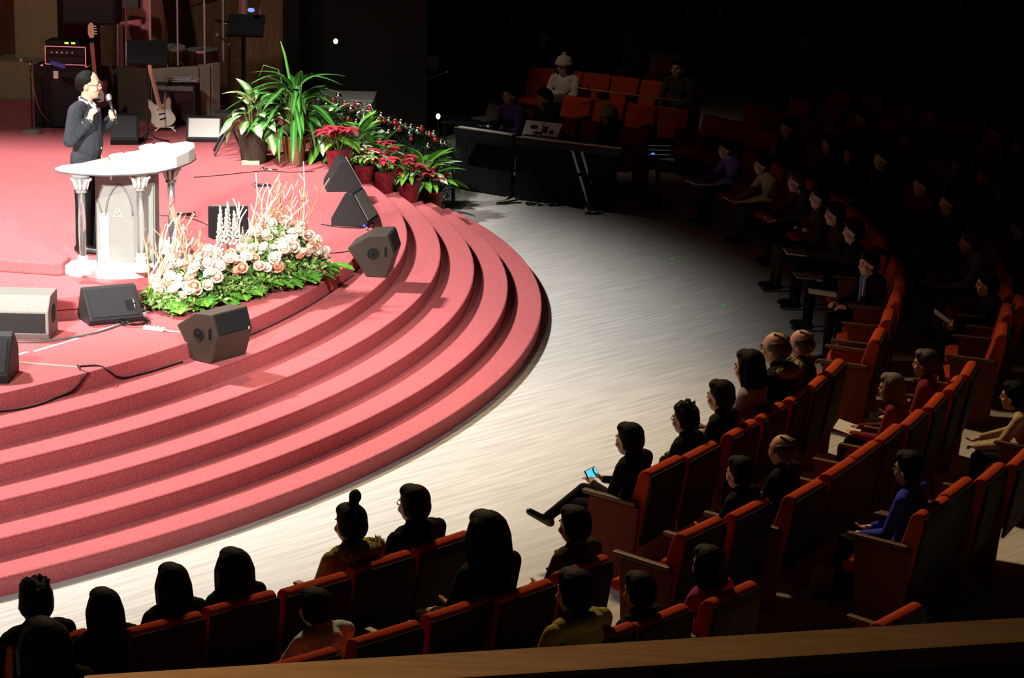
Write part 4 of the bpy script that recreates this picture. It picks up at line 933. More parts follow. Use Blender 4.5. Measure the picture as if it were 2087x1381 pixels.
orn = [(663, 199, 's', 8), (679, 205, 'r', 7), (690, 196, 's', 9), (665, 217, 's', 9), (681, 214, 's', 11), (703, 212, 'r', 8), (673, 233, 'r', 8), (696, 238, 's', 9), (710, 244, 'r', 8), (716, 222, 's', 10), (727, 213, 'r', 9), (726, 250, 's', 9), (741, 257, 'r', 8),
       (754, 222, 'r', 9), (759, 243, 'r', 9), (770, 247, 's', 9), (777, 236, 's', 9), (753, 264, 's', 9), (782, 246, 'r', 7), (793, 246, 's', 9), (778, 271, 'r', 8), (792, 271, 's', 9), (805, 250, 'r', 9), (817, 251, 's', 10), (827, 258, 's', 7), (814, 264, 'r', 9), (805, 262, 's', 6),
       (838, 260, 's', 9), (835, 272, 's', 9), (851, 267, 's', 10), (859, 262, 'r', 8), (875, 274, 'r', 8), (884, 273, 's', 9), (869, 271, 's', 6), (887, 284, 'r', 9), (899, 290, 's', 7), (907, 292, 's', 6), (872, 298, 's', 8), (838, 228+55, 'r', 7), (900, 372, 's', 7), (906, 404, 's', 7), (902, 420, 's', 6)]
for u, v, c_, r in orn:
    f = min(1, max(0, (u-652)/273)); y = 30.35+.55*f-.16; p = at_y(u, v, y); rr = r*.5/155*1.45
    nm = 'silver' if c_ == 's' else 'red'
    t = thing('ornament_ball', '%s glass ornament ball hung on the fir garland' % nm, 'ornament', p, 0, nm+' balls on the garland')
    b_, cp = BALL[nm]; o = put('ball', b_, t); o.scale = (rr, rr, rr); o = put('cap', cp, t); o.scale = (rr, rr, rr)
p = at_y(742, 225, 30.2); t = thing('ribbon_bow', 'shiny silver ribbon bow on the fir garland', 'bow', p)
for j, (a, s_) in enumerate(((.5, 1), (2.5, 1), (-.9, .9), (-2.2, .9))):
    d = Vector((math.cos(a), -.3, math.sin(a))); n_ = 8
    MB().tube([d*.02]+[d*(.12*s_*math.sin(PI*k_/n_))+Vector((.05*math.cos(a+1.57), 0, .05*math.sin(a+1.57)))*math.sin(2*PI*k_/n_) for k_ in range(1, n_)]+[d*.015], .018, 6).build('ribbon_loop', M_silver, t, True)
MB().ell((0, -.02, 0), .03, 8, 6).build('knot', M_silver, t, True)

# ------------------------------------------------------------------ flower arrangements
FA, FB = Vector((-3.30, 21.08, 0)), Vector((-1.98, 22.78, 0))
fd = (FB-FA).normalized(); fn = Vector((-fd.y, fd.x, 0))
def rosemesh(m):
    mb = MB(); mb.ell((0, 0, 0), (.026, .026, .028), 8, 6)
    for lay, (r, z, n, up_) in enumerate(((.020, .004, 4, .9), (.028, -.004, 5, .65), (.036, -.010, 6, .35))):
        for j in range(n):
            a = 2*PI*j/n+lay*.5; ca, sa = math.cos(a), math.sin(a); w_ = .024
            o_ = [(-w_*.5, 0, -.018), (w_*.5, 0, -.018), (w_, r*.3, .008), (-w_, r*.3, .008), (w_*.7, r*(.4 if up_ > .5 else .75), .026*up_+.006), (-w_*.7, r*(.4 if up_ > .5 else .75), .026*up_+.006)]
            vs = [((r*.55+y)*ca-x*sa, (r*.55+y)*sa+x*ca, z+zz) for x, y, zz in o_]
            mb.add(vs, [(0, 1, 2, 3), (3, 2, 4, 5)])
    return mb.mesh('rose', m, True)
ROSE = [rosemesh(mat('white_petal', (.86, .84, .74), .7)), rosemesh(mat('cream_petal', (.84, .74, .60), .7)), rosemesh(mat('peach_petal', (.80, .42, .30), .7)), rosemesh(mat('blush_petal', (.82, .60, .52), .7))]
M_willow = mat('white_willow', (.80, .76, .66), .7); M_tan2 = mat('salmon_bark', (.72, .36, .20), .7)
SNAP = MB()
for j in range(34):
    a = j*2.4; z = .01*j; r = .030*(1-j/40.); SNAP.ell((r*math.cos(a), r*math.sin(a), z), (.017*(1-j/60), .017*(1-j/60), .014), 6, 5)
SNAPM = SNAP.mesh('snapdragon', MATS['white_petal'], True)
def hprof(s): return float(np.interp(s, [0, .15, .3, .5, .72, .9, 1], [.18, .34, .42, .34, .60, .46, .22]))
def arrangement(label, s0, s1, nrose, spires, big, seed):
    R = random.Random(seed); o0 = FA.lerp(FB, (s0+s1)/2); t = thing('flower_arrangement', label, 'flowers', (o0.x, o0.y, ZP))
    def P3(s, tt, z): q = FA.lerp(FB, s)+fn*tt; return Vector((q.x-o0.x, q.y-o0.y, z))
    MB().box((0, 0, .045), ((FB-FA).length*(s1-s0)*.85, .22, .09), Matrix.Rotation(math.atan2(fd.y, fd.x), 4, 'Z')).build('planter_tray', M_potdark, t, bevel=.01)
    for j in range(nrose):
        s = s0+(s1-s0)*(R.random()*.94+.03); tt = R.uniform(-.29, .16); z = hprof(s)*(1-((tt+.03)/.36)**2)*R.uniform(.62 if tt > -.15 else .75, 1.08)+.07
        k_ = R.choices([0, 1, 2, 3], [5, 3, 1.3, 2])[0]; b = P3(s, tt, z); sc = R.uniform(.85, 1.35)
        put('rose', ROSE[k_], t, M=frame(b, (R.uniform(-.4, .4), R.uniform(-1, .1), R.uniform(.3, 1)), sc=sc) @ Matrix.Rotation(-PI/2, 4, 'X'))
    # foliage body: uncountable small leaves
    mb = MB(); mb2 = MB()
    for j in range(3600):
        s = s0+(s1-s0)*R.uniform(-.05, 1.05); tt = R.uniform(-.30, .24); top = hprof(min(1, max(0, s)))*(1-(tt/.36)**2); z = .02+max(.05, top)*R.random()**.7
        b = P3(s, tt, z); d = Vector((R.gauss(0, 1), R.gauss(-.3, 1), R.gauss(.4, .8))).normalized(); L_ = R.uniform(.03, .07); sd = d.orthogonal().normalized()*L_*.28
        (mb if R.random() < .62 else mb2).add([b, b+d*L_*.5+sd, b+d*L_, b+d*L_*.5-sd], [(0, 1, 2, 3)])
    for m_, q in ((mb, G_fol), (mb2, G_folp)):
        o = m_.build('small_foliage', q, t); o['kind'] = 'stuff'
    for j in range(big):
        s = s0+(s1-s0)*((j+.5)/big*1.1-.05); a = R.uniform(-.5, .5); d = (-fn+fd*a*1.3+Vector((0, 0, R.uniform(-.05, .25)))).normalized()
        put('broad_leaf', LF['lobe'], t, M=frame(P3(s, -.20+R.uniform(-.03, .05), R.uniform(.06, .14)), d, roll=R.uniform(-.3, .3), sc=R.uniform(.9, 1.35)))
    for (s, tt, h, lean, kind) in spires:
        b = P3(s, tt, .15)
        if kind == 'snap':
            MB().tube([b, b+Vector((lean*.3, 0, h*.55))], .006, 5).build('stem', M_stem, t); put('snapdragon', SNAPM, t, b+Vector((lean*.3, 0, h*.5))); continue
        pts = [b]; n_ = 9
        for k_ in range(1, n_+1):
            f = k_/n_; pts.append(b+Vector((lean*f*f+.025*math.sin(f*9+s*40)*(kind == 'w'), .02*math.cos(f*8+s*30), h*f)))
        mm = M_willow if kind == 'w' else M_tan2
        br = MB().tube(pts, [.011*(1-.5*k_/n_) for k_ in range(n_+1)], 6).build('branch', mm, t, True)
        for k_ in (5, 7):
            d = Vector((R.uniform(-1, 1), R.uniform(-.3, .3), 1.2)).normalized(); MB().tube([pts[k_], pts[k_]+d*.05+Vector((.01, 0, 0)), pts[k_]+d*.12], [.006, .005, .003], 5).build('twig', mm, br, True)
        if kind == 't': 
            for k_ in range(4): put('petal_blade', LF['pet'], br, M=frame(pts[-1-k_], (R.uniform(-.6, .6), R.uniform(-.3, .1), 1), sc=R.uniform(.8, 1.3)))
    return t
LF['pet'] = leafmesh('petal_blade', .10, .012, MATS['peach_petal'], .2, .2)
RR = random.Random(5)
sp1 = [(RR.uniform(.02, .26), RR.uniform(-.05, .18), RR.uniform(.45, .78), RR.uniform(-.18, .22), 'w' if j % 2 else 't') for j in range(22)]
sp2 = [(RR.uniform(.60, .98), RR.uniform(-.02, .2), RR.uniform(.50, .98), RR.uniform(-.12, .30), 'w' if j % 2 else 't') for j in range(28)] + [(.50, .2, .66, -.04, 'snap'), (.515, .17, .6, .0, 'snap'), (.535, .2, .72, .02, 'snap'), (.55, .16, .55, .05, 'snap'), (.49, .18, .5, -.08, 'snap')] + [(.56+.02*j, .16, .62+.03*j, .12-.08*j, 'w') for j in range(4)]
arrangement('white and peach flower arrangement with curly branches beside the pulpit', 0, .46, 90, sp1, 14, 21)
arrangement('taller white and peach flower arrangement with snapdragons nearer the wedge speakers', .46, 1, 112, sp2, 12, 22)

# ------------------------------------------------------------------ band area at the back of the stage
wb = MB().box((-9.0, 36.2, 5), (11.4, .2, 10)).build('wall_stage', M_wallwood); struct(wb)
colp = at(60, 212, ZP)
o = MB().box((-6.98, 34.3, 4.0), (.62, .5, 6.2)).build('trim_1', M_tan); struct(o, 'tan pier behind the bass amplifier')
o = MB().box((-7.05, 34.0, ZP+.27), (.95, .8, .54)).build('trim_2', M_tan, bevel=.01); struct(o, 'tan plinth of the pier')
def lx(u, v, y): return at_y(u, v, y)
# bass cabinet and amplifier rack
p = at(135, 263, ZP); t = thing('bass_cabinet', 'tall black bass speaker cabinet with a small white badge', 'speaker', (p.x, p.y+.25, ZP), math.radians(-4))
MB().box((-.06, 0, .42), (.72, .42, .84)).build('cabinet', M_black, t, bevel=.012); MB().box((.06, -.215, .40), (.46, .02, .74)).build('grille', M_grille, t)
MB().box((-.11, -.229, .72), (.065, .008, .10)).build('badge', M_white, t); 
for s_ in (-1, 1): MB().box((.30*s_, 0, .84), (.03, .43, .02)).build('corner_trim', M_chrome, t)
cab_xy = (p.x, p.y+.25)
t = thing('amplifier_rack', 'black amplifier rack with silver edges on the bass cabinet', 'amplifier', (p.x, p.y+.25, ZP+.852), math.radians(-4))
MB().box((.02, 0, .125), (.54, .40, .25)).build('case', M_black, t, bevel=.006)
for z_ in (.006, .244): MB().box((.02, -.205, z_), (.55, .015, .012)).build('edge_strip', M_chrome, t)
for x_ in (-.25, .29): MB().box((x_, -.205, .125), (.012, .015, .25)).build('edge_strip', M_chrome, t)
for j in range(2): MB().box((.02, -.207, .07+.10*j), (.50, .01, .075)).build('amp_panel', M_blackm, t)
for j in range(5): MB().lathe([(.014, 0), (.012, .018), (0, .019)], 10, Matrix.Translation((-.16+.07*j, -.212, .17)) @ Matrix.Rotation(PI/2, 4, 'X')).build('knob', M_chrome, t)
t2 = thing('preamp_unit', 'low black preamp with two green lights on the amplifier rack', 'amplifier', (p.x-.03, p.y+.25, ZP+1.106), math.radians(-4))
MB().box((0, 0, .03), (.46, .34, .06)).build('case', M_black, t2, bevel=.004)
for j in range(2): MB().box((.06+.09*j, -.172, .035), (.05, .008, .022)).build('indicator_light', mat('green_led', (.35, .8, .05), .4, emit=2.5), t2)
# hanging dark speaker above
t = thing('pole_speaker', 'large black loudspeaker on a pole above the bass amplifier', 'speaker', (p.x+.15, p.y+.75, ZP))
MB().box((.1, 0, 1.78), (.72, .5, .9)).build('cabinet', M_black, t, bevel=.02); MB().box((.1, -.255, 1.78), (.64, .02, .82)).build('grille', M_grille, t); MB().tube([(.1, 0, 0), (.1, 0, 1.34)], .025, 10).build('pole', M_blackm, t)
MB().lathe([(.28, 0), (.28, .02), (.03, .04)], 18, Matrix.Translation((.1, 0, 0))).build('base', M_blackm, t)
# mic stand
def micstand(label, u, v, h, z=ZP, boom=None, paper=False):
    p = at(u, v, z); t = thing('microphone_stand', label, 'stand', p)
    MB().lathe([(.13, 0), (.13, .018), (.06, .035), (.016, .05)], 20).build('base', M_cabgrey, t); MB().tube([(0, 0, .04), (0, 0, h)], .011, 8).build('pole', M_blackm, t)
    MB().lathe([(.018, h-.02), (.022, h), (.018, h+.03)], 10).build('clutch', M_chrome, t)
    if boom:
        MB().tube([(-boom[0]*.3, 0, h-boom[1]*.3), (boom[0], 0, h+boom[1])], .008, 6).build('boom', M_blackm, t)
        MB().ell((boom[0], 0, h+boom[1]), .03, 10, 8).build('microphone', mat('mic_grey', (.35, .35, .38), .4, metal=.5), t, True)
    return t
ms = micstand('round-based microphone stand with a blue taped head beside the bass cabinet', 66, 270, .92, boom=(-.12, .04))
MB().box((.08, -.02, .98), (.20, .06, .05), Matrix.Rotation(.3, 4, 'Y')).build('clip', mat('blue_tape', (.06, .10, .5), .5), ms)
cable('pale cable hanging from the taped microphone stand to the floor', [(64, 150, ZP+.9), (72, 200, ZP+.55), (85, 235, ZP+.3), (110, 256, ZP)], .007, mat('tan_rubber', (.20, .13, .07), .6))
# electric guitars
def guitar(label, p, rz, tilt, bodym, neckm, headm, L=1.02, bass=False):
    t = thing('electric_guitar', label, 'guitar', p, rz)
    Mt = Matrix.Rotation(tilt, 4, 'Y') @ Matrix.Rotation(.12, 4, 'X')
    out = [(0, .0), (.10, .01), (.16, .06), (.165, .12), (.135, .19), (.135, .25), (.165, .33), (.15, .40), (.10, .36), (.05, .31), (-.05, .31), (-.10, .40), (-.155, .43), (-.16, .34), (-.13, .25), (-.14, .18), (-.17, .11), (-.15, .05), (-.09, .01)]
    out = smooth_poly(out, 1); Mz = Mt @ Matrix(((1, 0, 0, 0), (0, 0, 1, 0), (0, 1, 0, 0), (0, 0, 0, 1)))
    b = MB().prism(out, -.022, .022, Mz).build('body', bodym, t, bevel=.008)
    MB().prism([(.02, .08), (.09, .10), (.10, .2), (.06, .28), (-.02, .28), (-.08, .33), (-.06, .14)], -.027, -.0225, Mz).build('pickguard', M_paper, b)
    for j in range(3): MB().box((0, -.029, .12+.07*j), (.085, .008, .018), Mt).build('pickup', M_black, b)
    MB().box((0, -.02, .28+(L-.42)/2), (.055, .028, L-.30), Mt).build('neck', neckm, t, bevel=.005)
    h = MB().prism([(-.028, L-.02), (.028, L-.02), (.045, L+.05), (.04, L+.17), (.0, L+.19), (-.035, L+.15), (-.045, L+.04)], .0, .022, Mz).build('headstock', headm, t, bevel=.004)
    for j in range(4): MB().lathe([(.008, 0), (.008, .03)], 8, Mt @ Matrix.Translation((.045, .01, L+.03+.035*j)) @ Matrix.Rotation(PI/2, 4, 'Y')).build('tuning_peg', M_chrome, h)
    return t
M_cream = mat('cream_wood', (.80, .66, .40), .4, var=.12, scale=8)
p = at(338, 266, ZP); gt = guitar('cream electric guitar with pale neck leaning on a stand before the amplifier', (p.x, p.y-.05, ZP+.06), math.radians(6), math.radians(-13), mat('cream_body', (.78, .70, .55), .35), M_cream, M_cream, 1.0)
st = thing('guitar_stand', 'folding stand with white tubes under the cream guitar', 'stand', (p.x, p.y-.02, ZP), .1)
MB().tube([(-.14, -.1, .01), (-.06, 0, .06), (0, .08, .5)], .010, 6).build('leg', M_white, st, True); MB().tube([(.14, -.1, .01), (.06, 0, .06), (0, .08, .5)], .010, 6).build('leg', M_white, st, True)
MB().tube([(0, .08, .5), (0, .3, .01)], .010, 6).build('leg', M_white, st, True); MB().tube([(-.11, -.10, .07), (-.09, -.02, .05), (.09, -.02, .05), (.11, -.10, .07)], .010, 6).build('cradle', M_white, st, True)
p = at(196, 262, ZP); gt = guitar('bass guitar with a pale headstock standing behind the preacher', (p.x, p.y+.2, ZP+.25), 0, math.radians(-3), mat('wine_body', (.10, .02, .02), .3), mat('rose_neck', (.42, .18, .14), .4), M_cream, .98)
s3 = thing('guitar_stand', 'black stand holding the bass guitar', 'stand', (p.x, p.y+.26, ZP))
for a in (0, 2.1, 4.2): MB().tube([(.24*math.cos(a), .24*math.sin(a), .012), (0, 0, .18)], .010, 6).build('leg', M_blackm, s3)
MB().tube([(0, 0, .18), (0, .02, .72)], .012, 8).build('pole', M_blackm, s3); MB().tube([(-.1, -.12, .24), (-.08, 0, .22), (.08, 0, .22), (.1, -.12, .24)], .009, 6).build('cradle', M_blackm, s3, True)
# guitar amp with papers
p = at(340, 258, ZP); ga_ = (p.x+.08, p.y+.34)
t = thing('guitar_amplifier', 'dark maroon guitar amplifier with a pale control strip', 'amplifier', (ga_[0], ga_[1], ZP), math.radians(-5))
MB().box((0, 0, .27), (.60, .30, .54)).build('cabinet', mat('maroon_vinyl', (.035, .012, .018), .6), t, bevel=.012); MB().box((0, -.155, .24), (.52, .015, .40)).build('grille', mat('maroon_grille', (.05, .018, .028), .8, var=.3, scale=120), t)
MB().box((0, -.156, .495), (.54, .014, .06)).build('control_strip', M_cabgrey, t)
for j in range(6): MB().lathe([(.012, 0), (.010, .015), (0, .016)], 8, Matrix.Translation((-.2+.07*j, -.163, .495)) @ Matrix.Rotation(PI/2, 4, 'X')).build('knob', M_chrome, t)
MB().tube([(-.1, 0, .54), (-.09, 0, .575), (.09, 0, .575), (.1, 0, .54)], .012, 6).build('carry_handle', M_black, t, True)
for j, (dx, rz_, z_) in enumerate(((.10, .3, .60), (.15, -.1, .615), (.05, .1, .628))):
    o = MB().box((0, 0, 0), (.34, .24, .006)).build('sheet_music', M_paper); o.location = (ga_[0]+dx, ga_[1]-.03, ZP+z_-.01); o.rotation_euler = (.0, .0, rz_); tag(o, 'loose white music sheet on top of the guitar amplifier', 'paper', 'sheets on the guitar amplifier')
# music stand
def music_stand(label, u, v, z, h, rz, paper=False, tripod=True, wd=.52):
    p = at(u, v, z); t = thing('music_stand', label, 'music stand', p, rz)
    MB().tube([(0, 0, .12), (0, 0, h)], .012, 8).build('pole', M_blackm, t)
    for a in (.3, 2.4, 4.5): MB().tube([(.28*math.cos(a), .28*math.sin(a), .012), (.10*math.cos(a), .10*math.sin(a), .06), (0, 0, .16)], .010, 6).build('leg', M_blackm, t, True)
    Mx = Matrix.Translation((0, 0, h)) @ Matrix.Rotation(math.radians(-32), 4, 'X')
    d = MB().box((0, 0, .14), (wd, .008, .34), Mx).build('desk', M_black, t); MB().box((0, -.03, -.03), (wd, .06, .008), Mx).build('ledge', M_black, t)
    if paper: MB().box((0, -.008, .13), (wd*.85, .006, .27), Mx).build('score', M_paper, t)
    return t
music_stand('black tripod music stand between the drum shield and the guitar', 302, 292, ZP, 1.05, .1)
# drum shield
M_baffle = mat('cream_baffle', (.50, .46, .36), .9, var=.1, scale=40); M_baffled = mat('umber_baffle', (.085, .065, .04), .9, var=.15, scale=30)
sh = thing('drum_shield', 'clear acrylic drum shield panels above padded low baffles', 'drum shield', (-5.0, 32.6, ZP))
sl = lambda v_: Vector((v_.x+5.0, v_.y-32.6, v_.z-ZP))
cor = [at(200, 262, ZP), at(305, 252, ZP), at(392, 246, ZP)]
cor = [Vector((-5.70, 32.15, ZP)), Vector((-5.0, 31.95, ZP)), Vector((-4.32, 32.35, ZP)), Vector((-3.9, 33.1, ZP))]
def panel(a, b, z0, z1, th, m, name):
    d = (b-a).normalized(); n_ = Vector((-d.y, d.x, 0))*th/2; q = [sl(x) for x in (a-n_, b-n_, b+n_, a+n_)]
    return MB().prism([(x.x, x.y) for x in q], z0, z1).build(name, m, sh, bevel=.006 if th > .02 else 0)
panel(cor[0], cor[1], 0, .72, .07, M_baffled, 'baffle'); panel(cor[1], cor[2]-Vector((.09, .05, 0)), 0, .72, .07, M_baffle, 'baffle')
panel(cor[2]-Vector((.07, .04, 0)), cor[2]+Vector((.05, .06, 0)), 0, .74, .06, M_baffle, 'baffle'); panel(cor[2]+Vector((.07, .09, 0)), cor[2]+Vector((.16, .22, 0)), 0, .74, .06, M_baffle, 'baffle')
for a, b in ((cor[0], cor[1]), (cor[1], cor[2]), (cor[2], cor[3])):
    m_ = a.lerp(b, .5)
    for q, r in ((a, m_), (m_, b)): panel(q, r, .74, 2.6, .012, M_glassshield, 'acrylic_panel')
    for q in (a, m_): MB().box(tuple(sl(q)+Vector((0, 0, 1.66))), (.022, .022, 1.84)).build('hinge_strip', mat('clear_edge', (.45, .43, .46), .3, spec=.8), sh)
# drum kit behind it
dk = thing('drum_kit', 'drum kit with chrome hardware behind the acrylic shield', 'drums', (-4.85, 33.2, ZP))
M_drum = mat('cherry_shell', (.22, .045, .02), .3)
def drum(x, y, z, r, h, tilt=0, axis='Z', name='drum'):
    Mx = Matrix.Translation((x, y, z)) @ Matrix.Rotation(tilt, 4, 'X')
    d = MB().lathe([(r, 0), (r, h)], 24, Mx).build(name, M_drum, dk); MB().lathe([(r+.004, h), (r+.004, h+.012), (r-.01, h+.014), (0, h+.012)], 24, Mx).build('drum_head', M_paper, d)
    for z_ in (0, h-.02): MB().lathe([(r+.002, z_), (r+.012, z_), (r+.012, z_+.025), (r+.002, z_+.025)], 24, Mx).build('hoop', M_chrome, d)
    for a in (0, 2.1, 4.2): MB().tube([(x+r*.8*math.cos(a), y+r*.8*math.sin(a), z), (x+r*.9*math.cos(a), y+r*.9*math.sin(a), 0.01)], .010, 6).build('leg', M_chrome, d)
drum(-.45, -.45, .62, .20, .18, name='snare_drum'); drum(.05, -.5, .72, .16, .2, .15, name='tom_drum'); drum(.42, -.25, .50, .22, .36, name='floor_tom')
bd = MB().lathe([(.28, 0), (.28, .42)], 26, Matrix.Translation((-.1, -.5, .29)) @ Matrix.Rotation(-PI/2, 4, 'X')).build('bass_drum', M_drum, dk); MB().lathe([(.285, 0), (.285, -.02), (0, -.022)], 26, Matrix.Translation((-.1, -.5, .29)) @ Matrix.Rotation(-PI/2, 4, 'X')).build('drum_head', M_baffle, bd)
M_brass = mat('cymbal_brass', (.55, .40, .15), .3, metal=1)
for x, y, z, r, tl in ((-.75, -.3, 1.25, .20, .2), (.45, -.1, 1.5, .24, -.25), (.75, .1, 1.2, .22, .2)):
    cm = MB().lathe([(r, 0), (.05, .02), (.03, .035), (0, .036)], 24, Matrix.Translation((x, y, z)) @ Matrix.Rotation(tl, 4, 'Y')).build('cymbal', M_brass, dk, True); MB().tube([(x, y, z), (x, y, 0.01)], .012, 8).build('cymbal_stand', M_chrome, dk)
# keyboard screen rack seen through the shield
p = lx(262, 55, 33.7); t = thing('folding_screen', 'reddish wood panel standing behind the drum kit', 'panel', (p.x, 34.6, ZP))
MB().add([(-.35, 0, 0), (.45, 0, 0), (.42, 0, .9), (.15, 0, 2.6), (-.35, 0, 2.6)]+[(x, .05, z) for x, _, z in ((-.35, 0, 0), (.45, 0, 0), (.42, 0, .9), (.15, 0, 2.6), (-.35, 0, 2.6))], [(0, 1, 2, 3, 4), (9, 8, 7, 6, 5), (0, 5, 6, 1), (1, 6, 7, 2), (2, 7, 8, 3), (3, 8, 9, 4), (4, 9, 5, 0)]).build('board', mat('rose_wood', (.42, .13, .10), .5, var=.2, scale=5, stretch=(5, 5, 1)), t)
MB().box((-.37, 0, 1.3), (.05, .09, 2.6)).build('post', M_arm, t)
p = lx(238, 56, 33.4); t = thing('control_box', 'grey equipment box on a pole behind the drums', 'equipment', (p.x+.05, 33.75, ZP))
MB().box((.05, 0, 1.43), (.34, .2, .20)).build('case', M_cabgrey, t, bevel=.01); MB().box((-.16, 0, 1.43), (.10, .2, .22)).build('end_plate', M_black, t); MB().tube([(0, 0, 0.02), (0, 0, 1.34)], .02, 8).build('pole', M_blackm, t); MB().lathe([(.2, 0), (.2, .02), (.02, .04)], 16).build('base', M_blackm, t)
# percussion and screen on the far side of the plants
p = at(440, 318, ZP); t = thing('keyboard_stand', 'black folding stand with crossed legs beside the dark basket pot', 'stand', (p.x+.10, p.y, ZP), .2)
for a, b in (((-.12, 0, .01), (.14, .05, .50)), ((.26, 0, .01), (.02, .05, .55)), ((-.1, .35, .01), (.14, .35, .5))): MB().tube([a, b], .016, 6).build('leg', M_blackm, t)
MB().box((.08, .1, .53), (.36, .3, .05)).build('top', M_black, t)
t = micstand('boom microphone stand beside the drum shield', 468, 235, 1.0, boom=(-.16, .12))
t = music_stand('black music stand with a lit lamp behind the broad-leaved plant', 500, 240, ZP, 1.15, -.1)
MB().ell((.1, -.05, 1.5), (.05, .04, .03), 10, 8).build('stand_lamp', mat('blue_lamp', (.25, .35, .95), .4, emit=1.0), t, True)
p = lx(508, 40, 33.6); o = thing('acrylic_screen', 'pale glass screen panel behind the music stand', 'screen', (p.x, 33.6, ZP))
MB().box((0, 0, 1.95), (.30, .02, 1.5)).build('pane', M_glassshield, o); MB().box((-.07, .03, 1.95), (.16, .02, 1.46)).build('backing', M_baffle, o); MB().box((0, 0, 1.19), (.33, .05, .03)).build('lower_frame', M_chrome, o); MB().box((.155, 0, 1.95), (.012, .03, 1.5)).build('side_frame', M_chrome, o); MB().tube([(-.1, .03, 0), (-.1, .03, 1.2)], .02, 8).build('post', M_blackm, o)
o = MB().box((-2.5, 36.0, 3), (2.2, .2, 6)).build('wall_side', M_dark); struct(o)

# ------------------------------------------------------------------ orchestra floor: keyboards, stands, clutter
kz = .93
def keyboard(label, a, b, dep=.32):
    d = (b-a); L_ = d.length; rz = math.atan2(d.y, d.x); t = thing('digital_piano', label, 'keyboard', (a.x, a.y, kz), rz)
    MB().box((L_/2, dep/2, .05), (L_, dep, .10)).build('body', M_black, t, bevel=.008)
    MB().box((L_/2, .012, .102), (L_, .02, .012)).build('front_strip', mat('brass_strip', (.55, .45, .25), .35, metal=.6), t)
    n = 52; kw = (L_-.1)/n
    K = MB().box((0, 0, 0), (kw*.92, .14, .014)).mesh('white_key', M_paper)
    for j in range(n): put('white_key', K, t, (.05+kw*(j+.5), .105, .105))
    KB = MB().box((0, 0, 0), (kw*.55, .09, .014)).mesh('black_key', M_black)
    for j in range(n-1):
        if j % 7 in (0, 1, 3, 4, 5): put('black_key', KB, t, (.05+kw*(j+1), .13, .117))
    return t, rz
M_steel = mat('bright_steel', (.80, .80, .78), .35)
def kstand(label, base, rz, h, L_=.8):
    t = thing('keyboard_stand', label, 'stand', base, rz)
    for x in (0, .12):
        MB().tube([(x+.30, -.02, .012), (x, .0, h)], .019, 8).build('leg', M_steel, t, True); MB().ell((x+.15, -.012, h*.5), .03, 8, 6).build('clamp', M_black, t, True)
    MB().tube([(.25, -.16, .015), (.25, .3, .015)], .018, 8).build('foot', M_steel, t); MB().tube([(.0, -.02, h), (.0, .3, h)], .018, 8).build('arm', M_blackm, t)
    return t
a, b = at(935, 262, kz+.1), at(1045, 277, kz+.1)
a, b = at(1052, 279, kz+.1), at(1266, 303, kz+.1)
keyboard('long black digital piano with an open score before the headphone player', a, b)
a2, b2 = at(925, 259, kz+.1), at(1043, 276, kz+.1)
keyboard('shorter black keyboard nearer the fir garland', a2, b2)
q = at(1205, 426, 0); kstand('bright chrome slanted stand under the long digital piano', (q.x-.32, q.y+.02, 0), 0, kz)
q = at(1020, 391, 0); kstand('dim chrome slanted stand under the shorter keyboard', (q.x-.32, q.y+.02, 0), 0, kz)
dm = (b-a).normalized()
dp = thing('black_drape', 'black cloth drape hanging behind the keyboard stands', 'drape', (0, 0, 0))
for a_, b_ in ((a, b), (a2, b2)):
    n_ = 40; vs = []
    for i in range(n_+1):
        q = a_.lerp(b_, i/n_)+Vector((0, .98+.02*math.sin(i*1.9), 0)); vs += [(q.x, q.y, .02), (q.x, q.y, kz)]
    vs += [(x, y+.01, z) for x, y, z in vs]; m_ = 2*(n_+1)
    fs = [(2*i, 2*i+2, 2*i+3, 2*i+1) for i in range(n_)]; fs += [tuple(m_+k_ for k_ in reversed(f)) for f in fs]
    MB().add(vs, fs).build('drape_panel', C_black, dp, True)
c_ = at(1100, 262, kz+.2)
t = thing('music_book', 'open white score with black graphic on the long digital piano', 'book', (c_.x, a.lerp(b, .23).y+.22, kz+.101), math.atan2(dm.y, dm.x))
Mx = Matrix.Rotation(math.radians(-35), 4, 'X')
for s_ in (-1, 1): MB().box((.135*s_, 0, .11), (.26, .008, .22), Mx).build('page', M_paper, t)
for x_, z_, w_, h_ in ((-.12, .13, .10, .05), (.05, .11, .07, .09), (.15, .08, .06, .05), (-.04, .05, .12, .03)): MB().box((x_, -.006, z_), (w_, .005, h_), Mx).build('printed_shape', C_black, t)
MB().box((0, .035, .0), (.5, .10, .02)).build('rest', M_black, t)
pn, _ = far_person('keyboard player in a white cap and headphones behind the digital piano', 1238, 236, 1.12, 'lap', (C_grey, C_black), 'long', cap=True)
hc = POSE['lap'][1]
MB().tube([hc+Vector((.115*math.cos(t_), 0, .05+.12*math.sin(t_))) for t_ in np.linspace(0, PI, 14)], .010, 6).build('headphone_band', M_black, pn, True)
for s_ in (-1, 1): MB().lathe([(.0, 0), (.04, 0), (.04, .03), (0, .032)], 12, Matrix.Translation(hc+Vector((.098*s_, 0, 0))) @ Matrix.Rotation(PI/2*s_, 4, 'Y')).build('ear_cup', M_cabgrey, pn)
pq = pn.location
t = thing('stool', 'black padded stool under the headphone keyboard player', 'stool', (pq.x, pq.y, 0)); MB().lathe([(.2, .37), (.21, .385), (.2, .40), (0, .405)], 18).build('seat', M_black, t)
for a_ in (.4, 2.5, 4.6): MB().tube([(.2*math.cos(a_), .2*math.sin(a_), .012), (.03*math.cos(a_), .03*math.sin(a_), .37)], .014, 6).build('leg', M_blackm, t)
